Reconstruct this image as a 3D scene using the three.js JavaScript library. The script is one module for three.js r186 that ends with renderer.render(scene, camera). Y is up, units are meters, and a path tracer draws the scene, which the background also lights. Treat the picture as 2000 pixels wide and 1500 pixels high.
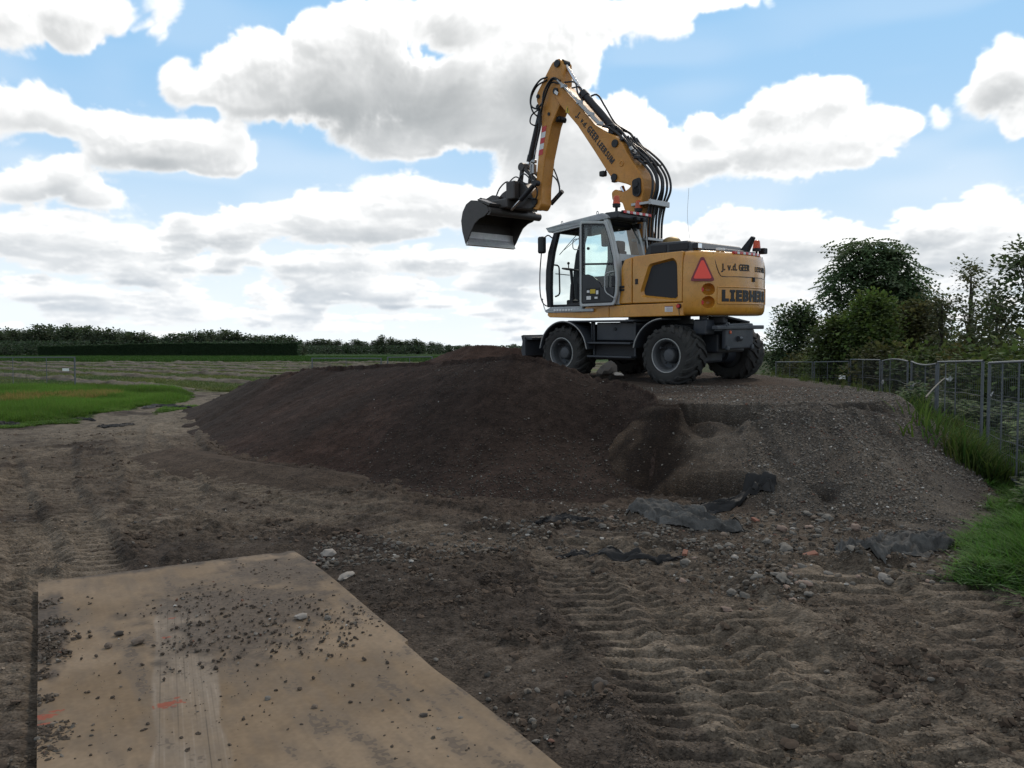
import * as THREE from 'three';
import { mergeGeometries, toCreasedNormals } from 'three/addons/utils/BufferGeometryUtils.js';
import { RoundedBoxGeometry } from 'three/addons/geometries/RoundedBoxGeometry.js';
import { TextGeometry } from 'three/addons/geometries/TextGeometry.js';
import { FontLoader } from 'three/addons/loaders/FontLoader.js';
import { Brush, Evaluator, SUBTRACTION } from 'three-bvh-csg';

// ---------------------------------------------------------------- camera, sun, exposure
const EYE = 1.75, FPX = 1540, HORIZON = 684;            // eye height in metres; focal length and horizon row of the 2000 x 1500 photograph
const PITCH = Math.atan((750 - HORIZON) / FPX);
const scene = new THREE.Scene();
const camera = new THREE.PerspectiveCamera(2 * Math.atan(750 / FPX) * 180 / Math.PI, 4 / 3, 0.1, 3000);
camera.position.set(0, EYE, 0);
camera.rotation.x = -PITCH;
const renderer = new THREE.WebGLRenderer({ antialias: true });
renderer.setSize(1024, 768);
renderer.toneMapping = THREE.LinearToneMapping;
renderer.toneMappingExposure = 1.12;
renderer.shadowMap.enabled = true;
const R = Math.PI / 180;
const SUN_AZ = 24, SUN_EL = 41;                          // degrees right of the view and above the horizon
const sun = new THREE.DirectionalLight(0xffefdb, 1.4);
sun.position.set(Math.sin(SUN_AZ * R) * Math.cos(SUN_EL * R), Math.sin(SUN_EL * R), -Math.cos(SUN_AZ * R) * Math.cos(SUN_EL * R)).multiplyScalar(80);
sun.target.position.set(0, 0, -15);
sun.position.add(sun.target.position);
sun.shadow.radius = 20;
sun.castShadow = true;
Object.assign(sun.shadow.camera, { left: -40, right: 40, top: 40, bottom: -40, near: 1, far: 200 });
scene.add(sun, sun.target);

// ---------------------------------------------------------------- helpers: random numbers, noise, places
function rng(seed) { let s = seed | 0; return () => { s = (s + 0x6d2b79f5) | 0; let t = Math.imul(s ^ (s >>> 15), 1 | s); t = (t + Math.imul(t ^ (t >>> 7), 61 | t)) ^ t; return ((t ^ (t >>> 14)) >>> 0) / 4294967296; }; }
const hashInt = (x, y, z) => { let h = Math.imul(x, 374761393) + Math.imul(y, 668265263) + Math.imul(z, 2147483629 & 0x7fffffff); h = Math.imul(h ^ (h >>> 13), 1274126177); return ((h ^ (h >>> 16)) >>> 0) / 4294967296; };
const PERM = new Float32Array(65536); { const r = rng(7); for (let i = 0; i < 65536; i++) PERM[i] = r() * 2 - 1; }
const lat2 = (x, y) => PERM[(Math.imul(x, 73856093) ^ Math.imul(y, 19349663)) & 65535];
const lat3 = (x, y, z) => PERM[(Math.imul(x, 73856093) ^ Math.imul(y, 19349663) ^ Math.imul(z, 83492791)) & 65535];
function n2(x, y) {                                      // smooth value noise, about -1 .. 1
  const xi = Math.floor(x), yi = Math.floor(y); let u = x - xi, v = y - yi; u = u * u * (3 - 2 * u); v = v * v * (3 - 2 * v);
  const a = lat2(xi, yi), b = lat2(xi + 1, yi), c = lat2(xi, yi + 1), d = lat2(xi + 1, yi + 1);
  return a + (b - a) * u + (c - a) * v + (a - b - c + d) * u * v;
}
function n3(x, y, z) {
  const xi = Math.floor(x), yi = Math.floor(y), zi = Math.floor(z); let u = x - xi, v = y - yi, w = z - zi;
  u = u * u * (3 - 2 * u); v = v * v * (3 - 2 * v); w = w * w * (3 - 2 * w);
  const L = (a, b, t) => a + (b - a) * t;
  return L(L(L(lat3(xi, yi, zi), lat3(xi + 1, yi, zi), u), L(lat3(xi, yi + 1, zi), lat3(xi + 1, yi + 1, zi), u), v),
    L(L(lat3(xi, yi, zi + 1), lat3(xi + 1, yi, zi + 1), u), L(lat3(xi, yi + 1, zi + 1), lat3(xi + 1, yi + 1, zi + 1), u), v), w);
}
function fbm(x, y, o) { let s = 0, a = 1, t = 0; for (let i = 0; i < o; i++) { s += a * n2(x + i * 17.3, y - i * 9.1); t += a; a *= 0.5; x *= 2.03; y *= 2.03; } return s / t; }
const clamp = (x, a = 0, b = 1) => Math.min(b, Math.max(a, x)), mix = (a, b, t) => a + (b - a) * t;
const smooth = (a, b, x) => { const t = clamp((x - a) / (b - a)); return t * t * (3 - 2 * t); };
const CP = Math.cos(PITCH), SP = Math.sin(PITCH);
function ray(px, py) { const u = (px - 1000) / FPX, v = (750 - py) / FPX; return [u, CP * v - SP, -SP * v - CP]; }      // direction of a place in the photograph
function G(px, py, h = 0) { const d = ray(px, py), t = (h - EYE) / d[1]; return [d[0] * t, d[2] * t]; }                  // [x, z] where that direction meets height h
function At(px, py, depth) { const d = ray(px, py), t = -depth / d[2]; return [d[0] * t, EYE + d[1] * t, d[2] * t]; }    // the point that far ahead

// ---------------------------------------------------------------- sky: cumulus over pale blue, brightest towards the hidden sun
{
  const W = 4096, HH = 1024, field = new Float32Array(W * HH), dark = new Float32Array(W * HH);
  const D2R = Math.PI / 180, ppd = W / 360;
  const aim = (px, py) => { const d = ray(px, py), l = Math.hypot(...d); return [Math.atan2(d[0], -d[2]) / D2R, Math.asin(d[1] / l) / D2R]; };
  function lobe(buf, az, el, rx, ry, amp) {              // adds a soft ellipse, degrees
    const c = Math.max(0.25, Math.cos(el * D2R)), wx = rx / c;
    for (let j = Math.max(0, Math.floor((el - ry) * ppd)); j <= Math.min(HH - 1, (el + ry) * ppd); j++)
      for (let i = Math.floor((az - wx) * ppd); i <= (az + wx) * ppd; i++) {
        const dx = (i / ppd - az) / wx, dy = (j / ppd - el) / ry, q = 1 - dx * dx - dy * dy;
        if (q > 0) buf[j * W + ((i + W) % W)] += amp * q * q;
      }
  }
  const L = (px, py, rx, ry, amp = 1, buf = field) => { const [a, e] = aim(px, py), [a1] = aim(px + rx, py), [, e1] = aim(px, py - ry); lobe(buf, a, e, Math.abs(a1 - a) * 1.32, Math.abs(e1 - e) * 1.32, amp); };
  // clouds of the photograph: x, y, half width, half height
  [[60, 20, 150, 55], [190, 30, 80, 60], [130, 80, 80, 30], [330, 30, 55, 50, .6], [300, 70, 40, 35, .5], [-60, 40, 120, 80],
    [40, 205, 90, 50], [-60, 220, 110, 60], [110, 240, 80, 35], [200, 250, 80, 38], [290, 270, 110, 40], [400, 285, 90, 55], [330, 300, 140, 42], [450, 300, 50, 40], [230, 300, 80, 35], [470, 320, 35, 20], [420, 335, 60, 15],
    [90, 350, 90, 40], [130, 325, 40, 28], [40, 370, 60, 35], [180, 385, 60, 22], [-50, 370, 80, 40],
    [500, 112, 85, 60], [450, 140, 55, 50], [345, 165, 36, 55, .8], [570, 130, 90, 70], [600, 60, 40, 40], [700, 60, 90, 75], [820, 40, 150, 80], [1000, 40, 160, 90], [1120, 60, 80, 100], [640, 180, 200, 85], [820, 190, 240, 100], [1000, 170, 150, 110], [1090, 130, 70, 80], [500, 190, 120, 50], [430, 185, 100, 35], [760, 280, 110, 40], [800, 295, 60, 24], [870, 270, 100, 35], [950, 250, 90, 40],
    [1270, 30, 110, 42, .8], [1400, 5, 110, 30, .8], [1310, 60, 60, 32, .6], [1210, 70, 40, 50, .4],
    [1210, 240, 80, 60], [1150, 260, 110, 80], [1060, 290, 90, 60], [1290, 290, 90, 60], [1060, 360, 90, 50], [1180, 340, 140, 60], [1330, 330, 60, 40],
    [1560, 200, 100, 45], [1520, 230, 90, 55], [1630, 190, 60, 35], [1700, 250, 90, 40], [1600, 270, 170, 55], [1420, 265, 80, 50], [1450, 310, 120, 50], [1560, 320, 110, 42], [1770, 245, 35, 25], [1680, 300, 90, 35], [1370, 240, 30, 35],
    [1960, 130, 70, 70], [2020, 180, 110, 90], [1920, 190, 50, 50, .7], [1985, 250, 40, 30], [1835, 235, 26, 24, .3], [1822, 215, 14, 22, .25],
    [360, 455, 45, 40], [480, 430, 80, 38], [420, 460, 90, 40], [600, 400, 40, 30], [640, 420, 110, 50], [790, 380, 90, 42], [760, 420, 130, 55], [860, 400, 80, 45], [930, 400, 80, 40], [1000, 400, 70, 50], [560, 440, 120, 40], [700, 455, 100, 30],
    [110, 455, 110, 40], [30, 470, 60, 35], [230, 480, 90, 35], [330, 490, 60, 30], [120, 500, 140, 40], [300, 540, 90, 30], [60, 560, 90, 26], [200, 590, 150, 26], [360, 580, 60, 22], [400, 610, 90, 22],
    [620, 525, 70, 35], [700, 520, 80, 40], [600, 560, 60, 30], [690, 570, 110, 30], [510, 575, 35, 32], [800, 560, 60, 22], [850, 530, 40, 14], [330, 620, 80, 22], [150, 625, 80, 20], [560, 620, 70, 14], [760, 620, 120, 12], [640, 640, 150, 12],
    [1000, 510, 60, 50], [960, 550, 60, 26], [1010, 590, 60, 35], [1080, 520, 80, 60], [1150, 420, 120, 40], [930, 610, 60, 12],
    [1350, 470, 90, 40], [1460, 440, 100, 42], [1560, 455, 120, 45], [1530, 500, 130, 45], [1660, 470, 80, 40], [1400, 520, 130, 30],
    [1800, 440, 80, 42], [1900, 420, 80, 45], [1980, 440, 80, 60], [1850, 500, 140, 50], [1960, 530, 120, 40], [1780, 540, 100, 26], [1640, 560, 160, 16], [1900, 590, 140, 12], [1560, 590, 120, 12], [2060, 470, 90, 70],
  ].forEach((q) => L(...q));
  [[820, 190, 260, 110, 1.1], [760, 245, 230, 60, .8], [600, 200, 170, 60, .7], [1010, 190, 130, 80, .6], [870, 60, 130, 50, .4], [120, 45, 150, 45, .25],
    [300, 322, 110, 20, .7], [340, 300, 90, 26, .35], [90, 380, 110, 26, .45], [60, 235, 100, 26, .3],
    [420, 478, 90, 20, 1], [360, 455, 36, 30, .8], [760, 460, 110, 20, .8], [640, 450, 80, 22, .5], [130, 480, 130, 18, .6], [260, 545, 60, 22, .9], [70, 545, 90, 16, .6], [620, 575, 130, 18, .9], [690, 530, 40, 20, .6], [180, 600, 120, 12, .7], [330, 612, 60, 12, .6],
    [1480, 240, 46, 34, .8], [1400, 280, 70, 22, .45], [1560, 300, 120, 20, .6], [1440, 325, 110, 20, .5], [1180, 330, 170, 60, .5], [1060, 300, 80, 50, .4], [1960, 190, 70, 60, .7],
    [980, 540, 60, 36, 1], [1010, 590, 50, 26, .8], [1560, 500, 70, 30, 1], [1500, 530, 100, 24, .7], [1850, 490, 120, 40, .9], [1940, 520, 110, 34, .8], [1790, 470, 50, 30, .6], [1640, 560, 120, 10, .7], [1350, 510, 60, 24, .5],
  ].forEach((q) => L(...q, dark));
  { const q = rng(77); for (let k = 0; k < 46; k++) { const px = q() * 2000, py = 500 + 165 * Math.pow(q(), .8), s = (684 - py) / 180, w = (40 + 70 * q()) * (0.45 + s * .6); L(px, py, w, (9 + 14 * q()) * (.5 + s), .75); L(px + w * .3, py - 10 * s, w * .6, (8 + 10 * q()) * (.5 + s), .6); L(px, py + 5 * s + 3, w * .9, (5 + 6 * q()) * (.6 + s * .6), .65, dark); } }
  const rr = rng(91);                                    // the rest of the sky goes on the same way
  for (let k = 0; k < 150; k++) {
    const el = 3 + 75 * Math.pow(rr(), 1.7), az = 44 + rr() * 272, s = (3 + 9 * rr()) * (0.35 + el / 40);
    for (let q = 0; q < 7; q++) { const ox = (rr() - 0.5) * 2.2 * s, oy = rr() * 0.45 * s; lobe(field, az + ox / Math.max(.3, Math.cos(el * D2R)), el + oy, s * (0.5 + 0.6 * rr()), s * (0.25 + 0.25 * rr()), 1); }
    lobe(dark, az, el, s * 1.3, s * 0.4, 0.7);
  }
  for (let k = 0; k < 16; k++) {
    const el = 32 + 50 * rr(), az = -44 + rr() * 88, s = 3 + 7 * rr();
    for (let q = 0; q < 7; q++) lobe(field, az + (rr() - 0.5) * 2.4 * s / Math.max(.3, Math.cos(el * D2R)), el + rr() * 0.5 * s, s * (0.5 + 0.6 * rr()), s * (0.3 + 0.3 * rr()), 1);
    lobe(dark, az, el, s * 1.2, s * 0.5, 0.7);
  }
  const near = (i, j) => j < 40 * ppd && (i < 52 * ppd || i > W - 52 * ppd);      // full detail where the camera looks; blocks of 4 elsewhere
  const f = new Float32Array(W * HH), lowF = new Float32Array(W * HH);
  for (let j = 0; j < HH; j++) {
    const octaves = j > 36 * ppd ? 3 : 6;
    const el = (j + 0.5) / ppd * D2R, se = Math.sin(el), ce = Math.cos(el), squash = 1 + 1.2 * Math.exp(-el / 0.12), fine = 1 + 1.1 * Math.exp(-el / 0.1);
    for (let i = 0; i < W; i++) {
      const k = j * W + i, b = field[k];
      if ((i & 3 || j & 3) && !near(i, j)) { const q = (j & ~3) * W + (i & ~3); if (!near(i & ~3, j & ~3)) { f[k] = f[q]; lowF[k] = lowF[q]; continue; } }
      const az = i / ppd * D2R, x = Math.sin(az) * ce * fine, y = se * squash * fine, z = Math.cos(az) * ce * fine;
      // billows: rounded bumps with sharp creases, several sizes
      let s = 0, a = 1, fr = 13;
      const w1 = n3(x * 9, y * 9, z * 9) * 0.035;
      const last = octaves > 3 && (i < 46 * ppd || i > W - 46 * ppd) ? 6 : 3;
      for (let o = 0; o < last; o++) { s += a * (Math.abs(n3((x + w1) * fr + o * 5.7, (y + w1) * fr, z * fr - o * 3.1)) * 2.4 - 0.72); a *= 0.62; fr *= 2.05; }
      lowF[k] = s;
      const thinCloud = 0.2 * Math.exp(-Math.pow((el / D2R - 5) / 5, 2));
      const bb = Math.min(b, 1.6), big = n3(x * 7 + 3, y * 9, z * 7);
      f[k] = bb - 0.27 + (0.26 + 0.2 * Math.min(bb, 0.6)) * s * (b > 0.02 ? 1 : 0.6) + 0.12 * big + thinCloud * (0.9 + 1.1 * n3(x * 6, y * 16, z * 6));
    }
  }
  const data = new Float32Array(W * HH * 2 * 4);
  const sx = Math.sin(SUN_AZ * R) * Math.cos(SUN_EL * R), sy = Math.sin(SUN_EL * R), sz = -Math.cos(SUN_AZ * R) * Math.cos(SUN_EL * R);
  for (let j = 0; j < HH; j++) {
    const elD = (j + 0.5) / ppd, el = elD * D2R;
    for (let i = 0; i < W; i++) {
      const k = j * W + i, az = i / ppd * D2R, col = Math.round(i + W * 0.25) % W, o = ((HH + j) * W + col) * 4;   // column of the equirectangular image: straight ahead (-z) lies a quarter of the way across
      if ((i & 3 || j & 3) && !near(i, j) && !near(i & ~3, j & ~3)) { const q = ((HH + (j & ~3)) * W + Math.round((i & ~3) + W * 0.25) % W) * 4; data[o] = data[q]; data[o + 1] = data[q + 1]; data[o + 2] = data[q + 2]; data[o + 3] = 1; continue; }
      const dx = Math.sin(az) * Math.cos(el), dy = Math.sin(el), dz = -Math.cos(az) * Math.cos(el);
      const toSun = clamp(dx * sx + dy * sy + dz * sz, -1, 1), glow = Math.pow(Math.max(0, toSun), 6);
      // air
      const pale = clamp(0.5 + 0.55 * toSun) * 0.75, low = Math.exp(-elD / 9), hz = Math.exp(-Math.pow(elD / 10.5, 2)) * 0.96;
      let r = mix(mix(0.12, 0.36, pale), 0.46, low), g = mix(mix(0.36, 0.60, pale), 0.70, low), b = mix(mix(0.68, 0.86, pale), 0.92, low);
      r = mix(r, 0.84, hz); g = mix(g, 0.90, hz); b = mix(b, 0.93, hz);
      // thin veil
      const veil = clamp(0.32 * smooth(0.0, 0.6, n3(dx * 5, dy * 22, dz * 5) * 0.6 + n3(dx * 14, dy * 50, dz * 14) * 0.4 + 0.25)) * Math.exp(-elD / 22);
      r = mix(r, 0.92, veil); g = mix(g, 0.95, veil); b = mix(b, 0.98, veil);
      const ff = f[k], b0 = (i, j, v) => f[Math.max(0, j - 6) * W + i] < v;
      if (ff > -0.06) {
        const edge = (elD < 8 ? 0.24 : 0.22) + 0.3 * clamp(lowF[k] * 0.5 + 0.35) * (b0(i, j, ff) ? 1 : 0.25), al = smooth(-0.05, edge, ff);
        const up = (n) => clamp(f[Math.min(HH - 1, j + n) * W + i] * 1.6, 0, 1);
        const sc = 0.45 + Math.min(1, elD / 14), q = (n) => Math.round(n * sc);
        const tau = (up(q(5)) + up(q(13)) + up(q(26)) + up(q(44))) / 4;
        const relief = clamp((ff - f[Math.min(HH - 1, j + 4) * W + (i + 2) % W]) * 1.5, -0.35, 0.35);
        const dk = dark[k] / (1 + 0.45 * dark[k]);
        let shade = 0.34 * tau * smooth(0.1, 1.0, ff) + 0.9 * dk * smooth(-0.05, 0.7, ff + 0.1 * lowF[k]) * (0.95 + 0.3 * lowF[k]);
        const wide = clamp((ff - f[Math.min(HH - 1, j + 12) * W + (i + 6) % W]) * 0.9, -0.4, 0.4);
        shade = shade * 0.95 + 0.1 * smooth(0.25, 0.9, ff) - wide * 0.3 - relief * (0.25 + 0.45 * (1 - tau)) * (elD < 8 ? 1.25 : 0.7) + (elD < 9 ? 0.1 : 0.05) * lowF[k] * smooth(0.1, 0.6, ff);
        shade = shade < 0 ? 0 : 1 - Math.exp(-1.15 * shade);
        const far = Math.exp(-elD / 7);
        const lit = mix(1.02, 1.0, far) + 0.22 * glow, br = mix(0.22, 0.30, far), bg = mix(0.24, 0.40, far), bb = mix(0.245, 0.53, far);
        let cr = mix(lit, br, shade), cg = mix(lit, bg, shade), cb = mix(lit * 0.995, bb, shade);
        const ah = hz * 0.22; cr = mix(cr, 0.86, ah); cg = mix(cg, 0.90, ah); cb = mix(cb, 0.92, ah);
        r = mix(r, cr, al); g = mix(g, cg, al); b = mix(b, cb, al);
      }
      data[o] = r; data[o + 1] = g; data[o + 2] = b; data[o + 3] = 1;
    }
  }
  for (let k = 0; k < W * HH; k++) { data[k * 4] = 0.10; data[k * 4 + 1] = 0.09; data[k * 4 + 2] = 0.075; data[k * 4 + 3] = 1; }
  const sky = new THREE.DataTexture(data, W, HH * 2, THREE.RGBAFormat, THREE.FloatType);
  sky.mapping = THREE.EquirectangularReflectionMapping; sky.magFilter = THREE.LinearFilter; sky.minFilter = THREE.LinearFilter; sky.flipY = false; sky.needsUpdate = true;
  scene.background = sky; scene.environment = sky;
}
// ---------------------------------------------------------------- materials made of computed texture
function tile(size, fn, srgb) {                          // fn(x, y) in 0..1 wraps; returns [r, g, b] linear 0..1
  const d = new Uint8Array(size * size * 4);
  for (let y = 0; y < size; y++) for (let x = 0; x < size; x++) {
    const c = fn(x / size, y / size), o = (y * size + x) * 4;
    for (let i = 0; i < 3; i++) { let v = clamp(c[i]); if (srgb) v = v <= 0.0031308 ? 12.92 * v : 1.055 * Math.pow(v, 1 / 2.4) - 0.055; d[o + i] = Math.round(v * 255); }
    d[o + 3] = 255;
  }
  const t = new THREE.DataTexture(d, size, size, THREE.RGBAFormat); t.wrapS = t.wrapT = THREE.RepeatWrapping; t.magFilter = THREE.LinearFilter; t.minFilter = THREE.LinearFilter; t.flipY = false;
  if (srgb) t.colorSpace = THREE.SRGBColorSpace; t.needsUpdate = true; return t;
}
function wrapNoise(x, y, f, seed) {                      // value noise with period 1 at integer frequency f
  const X = x * f, Y = y * f, xi = Math.floor(X), yi = Math.floor(Y); let u = X - xi, v = Y - yi; u = u * u * (3 - 2 * u); v = v * v * (3 - 2 * v);
  const p = (i, j) => lat2(((i % f) + f) % f + seed * 131, ((j % f) + f) % f + seed * 57);
  return mix(mix(p(xi, yi), p(xi + 1, yi), u), mix(p(xi, yi + 1), p(xi + 1, yi + 1), u), v);
}
function wrapCells(x, y, f, seed) {                      // [distance to nearest grain, its random number], period 1
  const X = x * f, Y = y * f, xi = Math.floor(X), yi = Math.floor(Y); let best = 9, id = 0;
  for (let j = -1; j <= 1; j++) for (let i = -1; i <= 1; i++) {
    const a = ((xi + i) % f + f) % f, b = ((yi + j) % f + f) % f;
    const cx = xi + i + 0.5 + 0.42 * lat2(a * 7 + seed, b * 3 + 11), cy = yi + j + 0.5 + 0.42 * lat2(a * 5 + 91, b * 9 + seed), dd = (X - cx) ** 2 + (Y - cy) ** 2;
    if (dd < best) { best = dd; id = lat2(a + seed * 3, b + seed * 7) * 0.5 + 0.5; }
  }
  return [Math.sqrt(best), id];
}
// grainy earth: 0.8 m across, crumbs and pebbles of a few millimetres to 3 cm, in tone (map) and in height (bump)
const earthTone = (x, y) => {
  const [d1, i1] = wrapCells(x, y, 34, 1), [d2, i2] = wrapCells(x, y, 88, 2);
  const g = 0.56 + 0.1 * wrapNoise(x, y, 7, 3) + 0.13 * wrapNoise(x, y, 23, 4) + 0.16 * wrapNoise(x, y, 60, 6) + 0.14 * wrapNoise(x, y, 150, 5) + (i2 - 0.5) * 0.42 * (1 - d2);
  const peb = i1 > 0.84 ? smooth(0.42, 0.3, d1) : 0;
  return [g, peb, i1, d1];
};
const earthMap = tile(512, (x, y) => { const [g, p, i] = earthTone(x, y), v = mix(g, 0.55 + 0.45 * ((i * 37) % 1), p * 0.8), w = (i * 91) % 1; return [v * mix(1, 0.93 + 0.14 * w, p), v, v * mix(1, 1.1 - 0.2 * w, p)]; }, true);
const earthBump = tile(512, (x, y) => { const [g, p, , d] = earthTone(x, y), v = 0.3 * g + p * 0.45 * (1 - d) + 0.12 * wrapNoise(x, y, 60, 9) + 0.15; return [v, v, v]; });
// coarse gravel: 0.8 m across, packed 1 to 3 cm stones
const gravelTone = (x, y) => { const [d1, i1] = wrapCells(x, y, 40, 11), [d2, i2] = wrapCells(x, y, 64, 12); return d1 < 0.46 && i1 > 0.3 ? [d1, i1] : [d2 * 1.15, i2 * 0.7]; };
const gravelMap = tile(512, (x, y) => { const [d, i] = gravelTone(x, y), v = 0.5 + 0.38 * (i - 0.5) + 0.1 * wrapNoise(x, y, 90, 13) + (i > 0.93 ? 0.25 : 0), w = (i * 53) % 1; return [v * (0.95 + 0.12 * w), v, v * (1.03 - 0.12 * w)]; }, true);
const gravelBump = tile(512, (x, y) => { const [d, i] = gravelTone(x, y), v = clamp(0.85 - d * 1.1) * (0.5 + 0.5 * i); return [v, v, v]; });
const std = (o) => new THREE.MeshStandardMaterial({ roughness: 1, metalness: 0, ...o });
const col = (r, g, b) => new THREE.Color().setRGB(r, g, b);
const soil = (o) => new THREE.MeshPhysicalMaterial({ roughness: 1, metalness: 0, specularIntensity: 0.18, ...o });
const earthMat = soil({ vertexColors: true, map: earthMap, bumpMap: earthBump, bumpScale: 0.013 });
const gravelMat = soil({ vertexColors: true, map: gravelMap, bumpMap: gravelBump, bumpScale: 0.016, specularIntensity: 0.3 });

// ---------------------------------------------------------------- names and labels
const taken = new Map();
function numbered(name) { const n = taken.get(name) ?? -1; taken.set(name, n + 1); return n < 0 ? name : name + '_' + String(n + 1).padStart(3, '0'); }
function tag(o, label, category, group, kind) { const u = { label }; if (category) u.category = category; if (group) u.group = group; if (kind) u.kind = kind; o.userData = u; return o; }
function top(geometry, material, name, label, category, group, kind) { const m = new THREE.Mesh(geometry, material); m.name = numbered(name); scene.add(m); return tag(m, label, category, group, kind); }
function thing(name, label, category, group, pos = [0, 0, 0], turn = 0) { const g = new THREE.Group(); g.name = numbered(name); g.position.set(...pos); g.rotation.y = turn; scene.add(g); return tag(g, label, category, group); }

// ---------------------------------------------------------------- the lie of the land
const pl = (pts, h = 0) => pts.map(([x, y]) => G(x, y, h));          // a line on the ground from places in the photograph
function nearest(line, x, z) {                           // [distance, position along, side, index + fraction]
  let best = 1e9, along = 0, side = 1, at = 0, run = 0;
  for (let i = 0; i + 1 < line.length; i++) {
    const [ax, az] = line[i], [bx, bz] = line[i + 1], ex = bx - ax, ez = bz - az, l2 = ex * ex + ez * ez, l = Math.sqrt(l2);
    const t = clamp(((x - ax) * ex + (z - az) * ez) / l2), dx = x - ax - ex * t, dz = z - az - ez * t, d = dx * dx + dz * dz;
    if (d < best) { best = d; along = run + t * l; side = ex * dz - ez * dx > 0 ? 1 : -1; at = i + t; }
    run += l;
  }
  return [Math.sqrt(best), along, side, at];
}
function inside(poly, x, z) { let c = false; for (let i = 0, j = poly.length - 1; i < poly.length; j = i++) { const [xi, zi] = poly[i], [xj, zj] = poly[j]; if ((zi > z) !== (zj > z) && x < (xj - xi) * (z - zi) / (zj - zi) + xi) c = !c; } return c; }
const boxOf = (line, m) => [Math.min(...line.map((p) => p[0])) - m, Math.max(...line.map((p) => p[0])) + m, Math.min(...line.map((p) => p[1])) - m, Math.max(...line.map((p) => p[1])) + m];

// wheel tracks: centre line, half width, spacing and height of the cleat marks, depth, chevron
const tracks = [
  [[[22, 1120], [18, 1200], [8, 1330], [-20, 1560]], .27, .17, .055, .05, .15],
  [[[90, 880], [75, 960], [110, 1040], [130, 1110], [150, 1170]], .42, .16, .035, .05, .2],
  [[[-20, 890], [-10, 960], [10, 1040], [30, 1110]], .36, .16, .035, .05, -.2],
  [[[265, 850], [300, 900], [330, 960], [300, 1010]], .4, .17, .03, .04, .15],
  [[[335, 830], [345, 880], [400, 925], [520, 955], [700, 985], [880, 1010]], .42, .18, .035, .05, .1],
  [[[250, 1000], [480, 985], [700, 1010], [900, 1050]], .5, .2, .03, .04, .25],
  [[[1630, 1125], [1700, 1165], [1800, 1215], [1900, 1270]], .36, .2, .085, .07, .12],
  [[[1790, 1120], [1850, 1165], [1900, 1205], [2050, 1270]], .34, .2, .06, .06, -.1],
  [[[1130, 1080], [1180, 1170], [1300, 1270], [1420, 1400], [1500, 1520]], .42, .155, .045, .05, .2],
  [[[1300, 1100], [1420, 1220], [1540, 1330], [1700, 1500]], .44, .17, .06, .06, -.15],
  [[[1520, 1300], [1600, 1380], [1720, 1500]], .3, .19, .03, .03, .2],
  [[[1680, 1330], [1800, 1420], [1900, 1520]], .38, .165, .05, .05, .1],
  [[[1150, 1040], [1300, 1120], [1500, 1210]], .34, .18, .04, .04, .12],
  [[[800, 1265], [950, 1290], [1120, 1310], [1260, 1330]], .3, .16, .014, .012, .5],
].map(([pts, w, gap, ridge, deep, chev]) => { const line = pl(pts); return { line, w, gap, ridge, deep, chev, box: boxOf(line, w * 1.8) }; });

const plateEdge = { far: G(75, 1130), farRight: G(575, 1077), nearRight: G(1112, 1502), nearLeft: G(72, 1502) };
const plateDir = (() => { const dx = plateEdge.nearRight[0] - plateEdge.farRight[0], dz = plateEdge.nearRight[1] - plateEdge.farRight[1], l = Math.hypot(dx, dz); return [dx / l, dz / l]; })();
const plateSide = [-plateDir[1], plateDir[0]];           // towards the left of the plate
const plateUV = (x, z) => [(x - plateEdge.farRight[0]) * plateSide[0] + (z - plateEdge.farRight[1]) * plateSide[1], (x - plateEdge.farRight[0]) * plateDir[0] + (z - plateEdge.farRight[1]) * plateDir[1]];
const PLATE_W = Math.abs(plateUV(...plateEdge.far)[0]);

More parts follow.
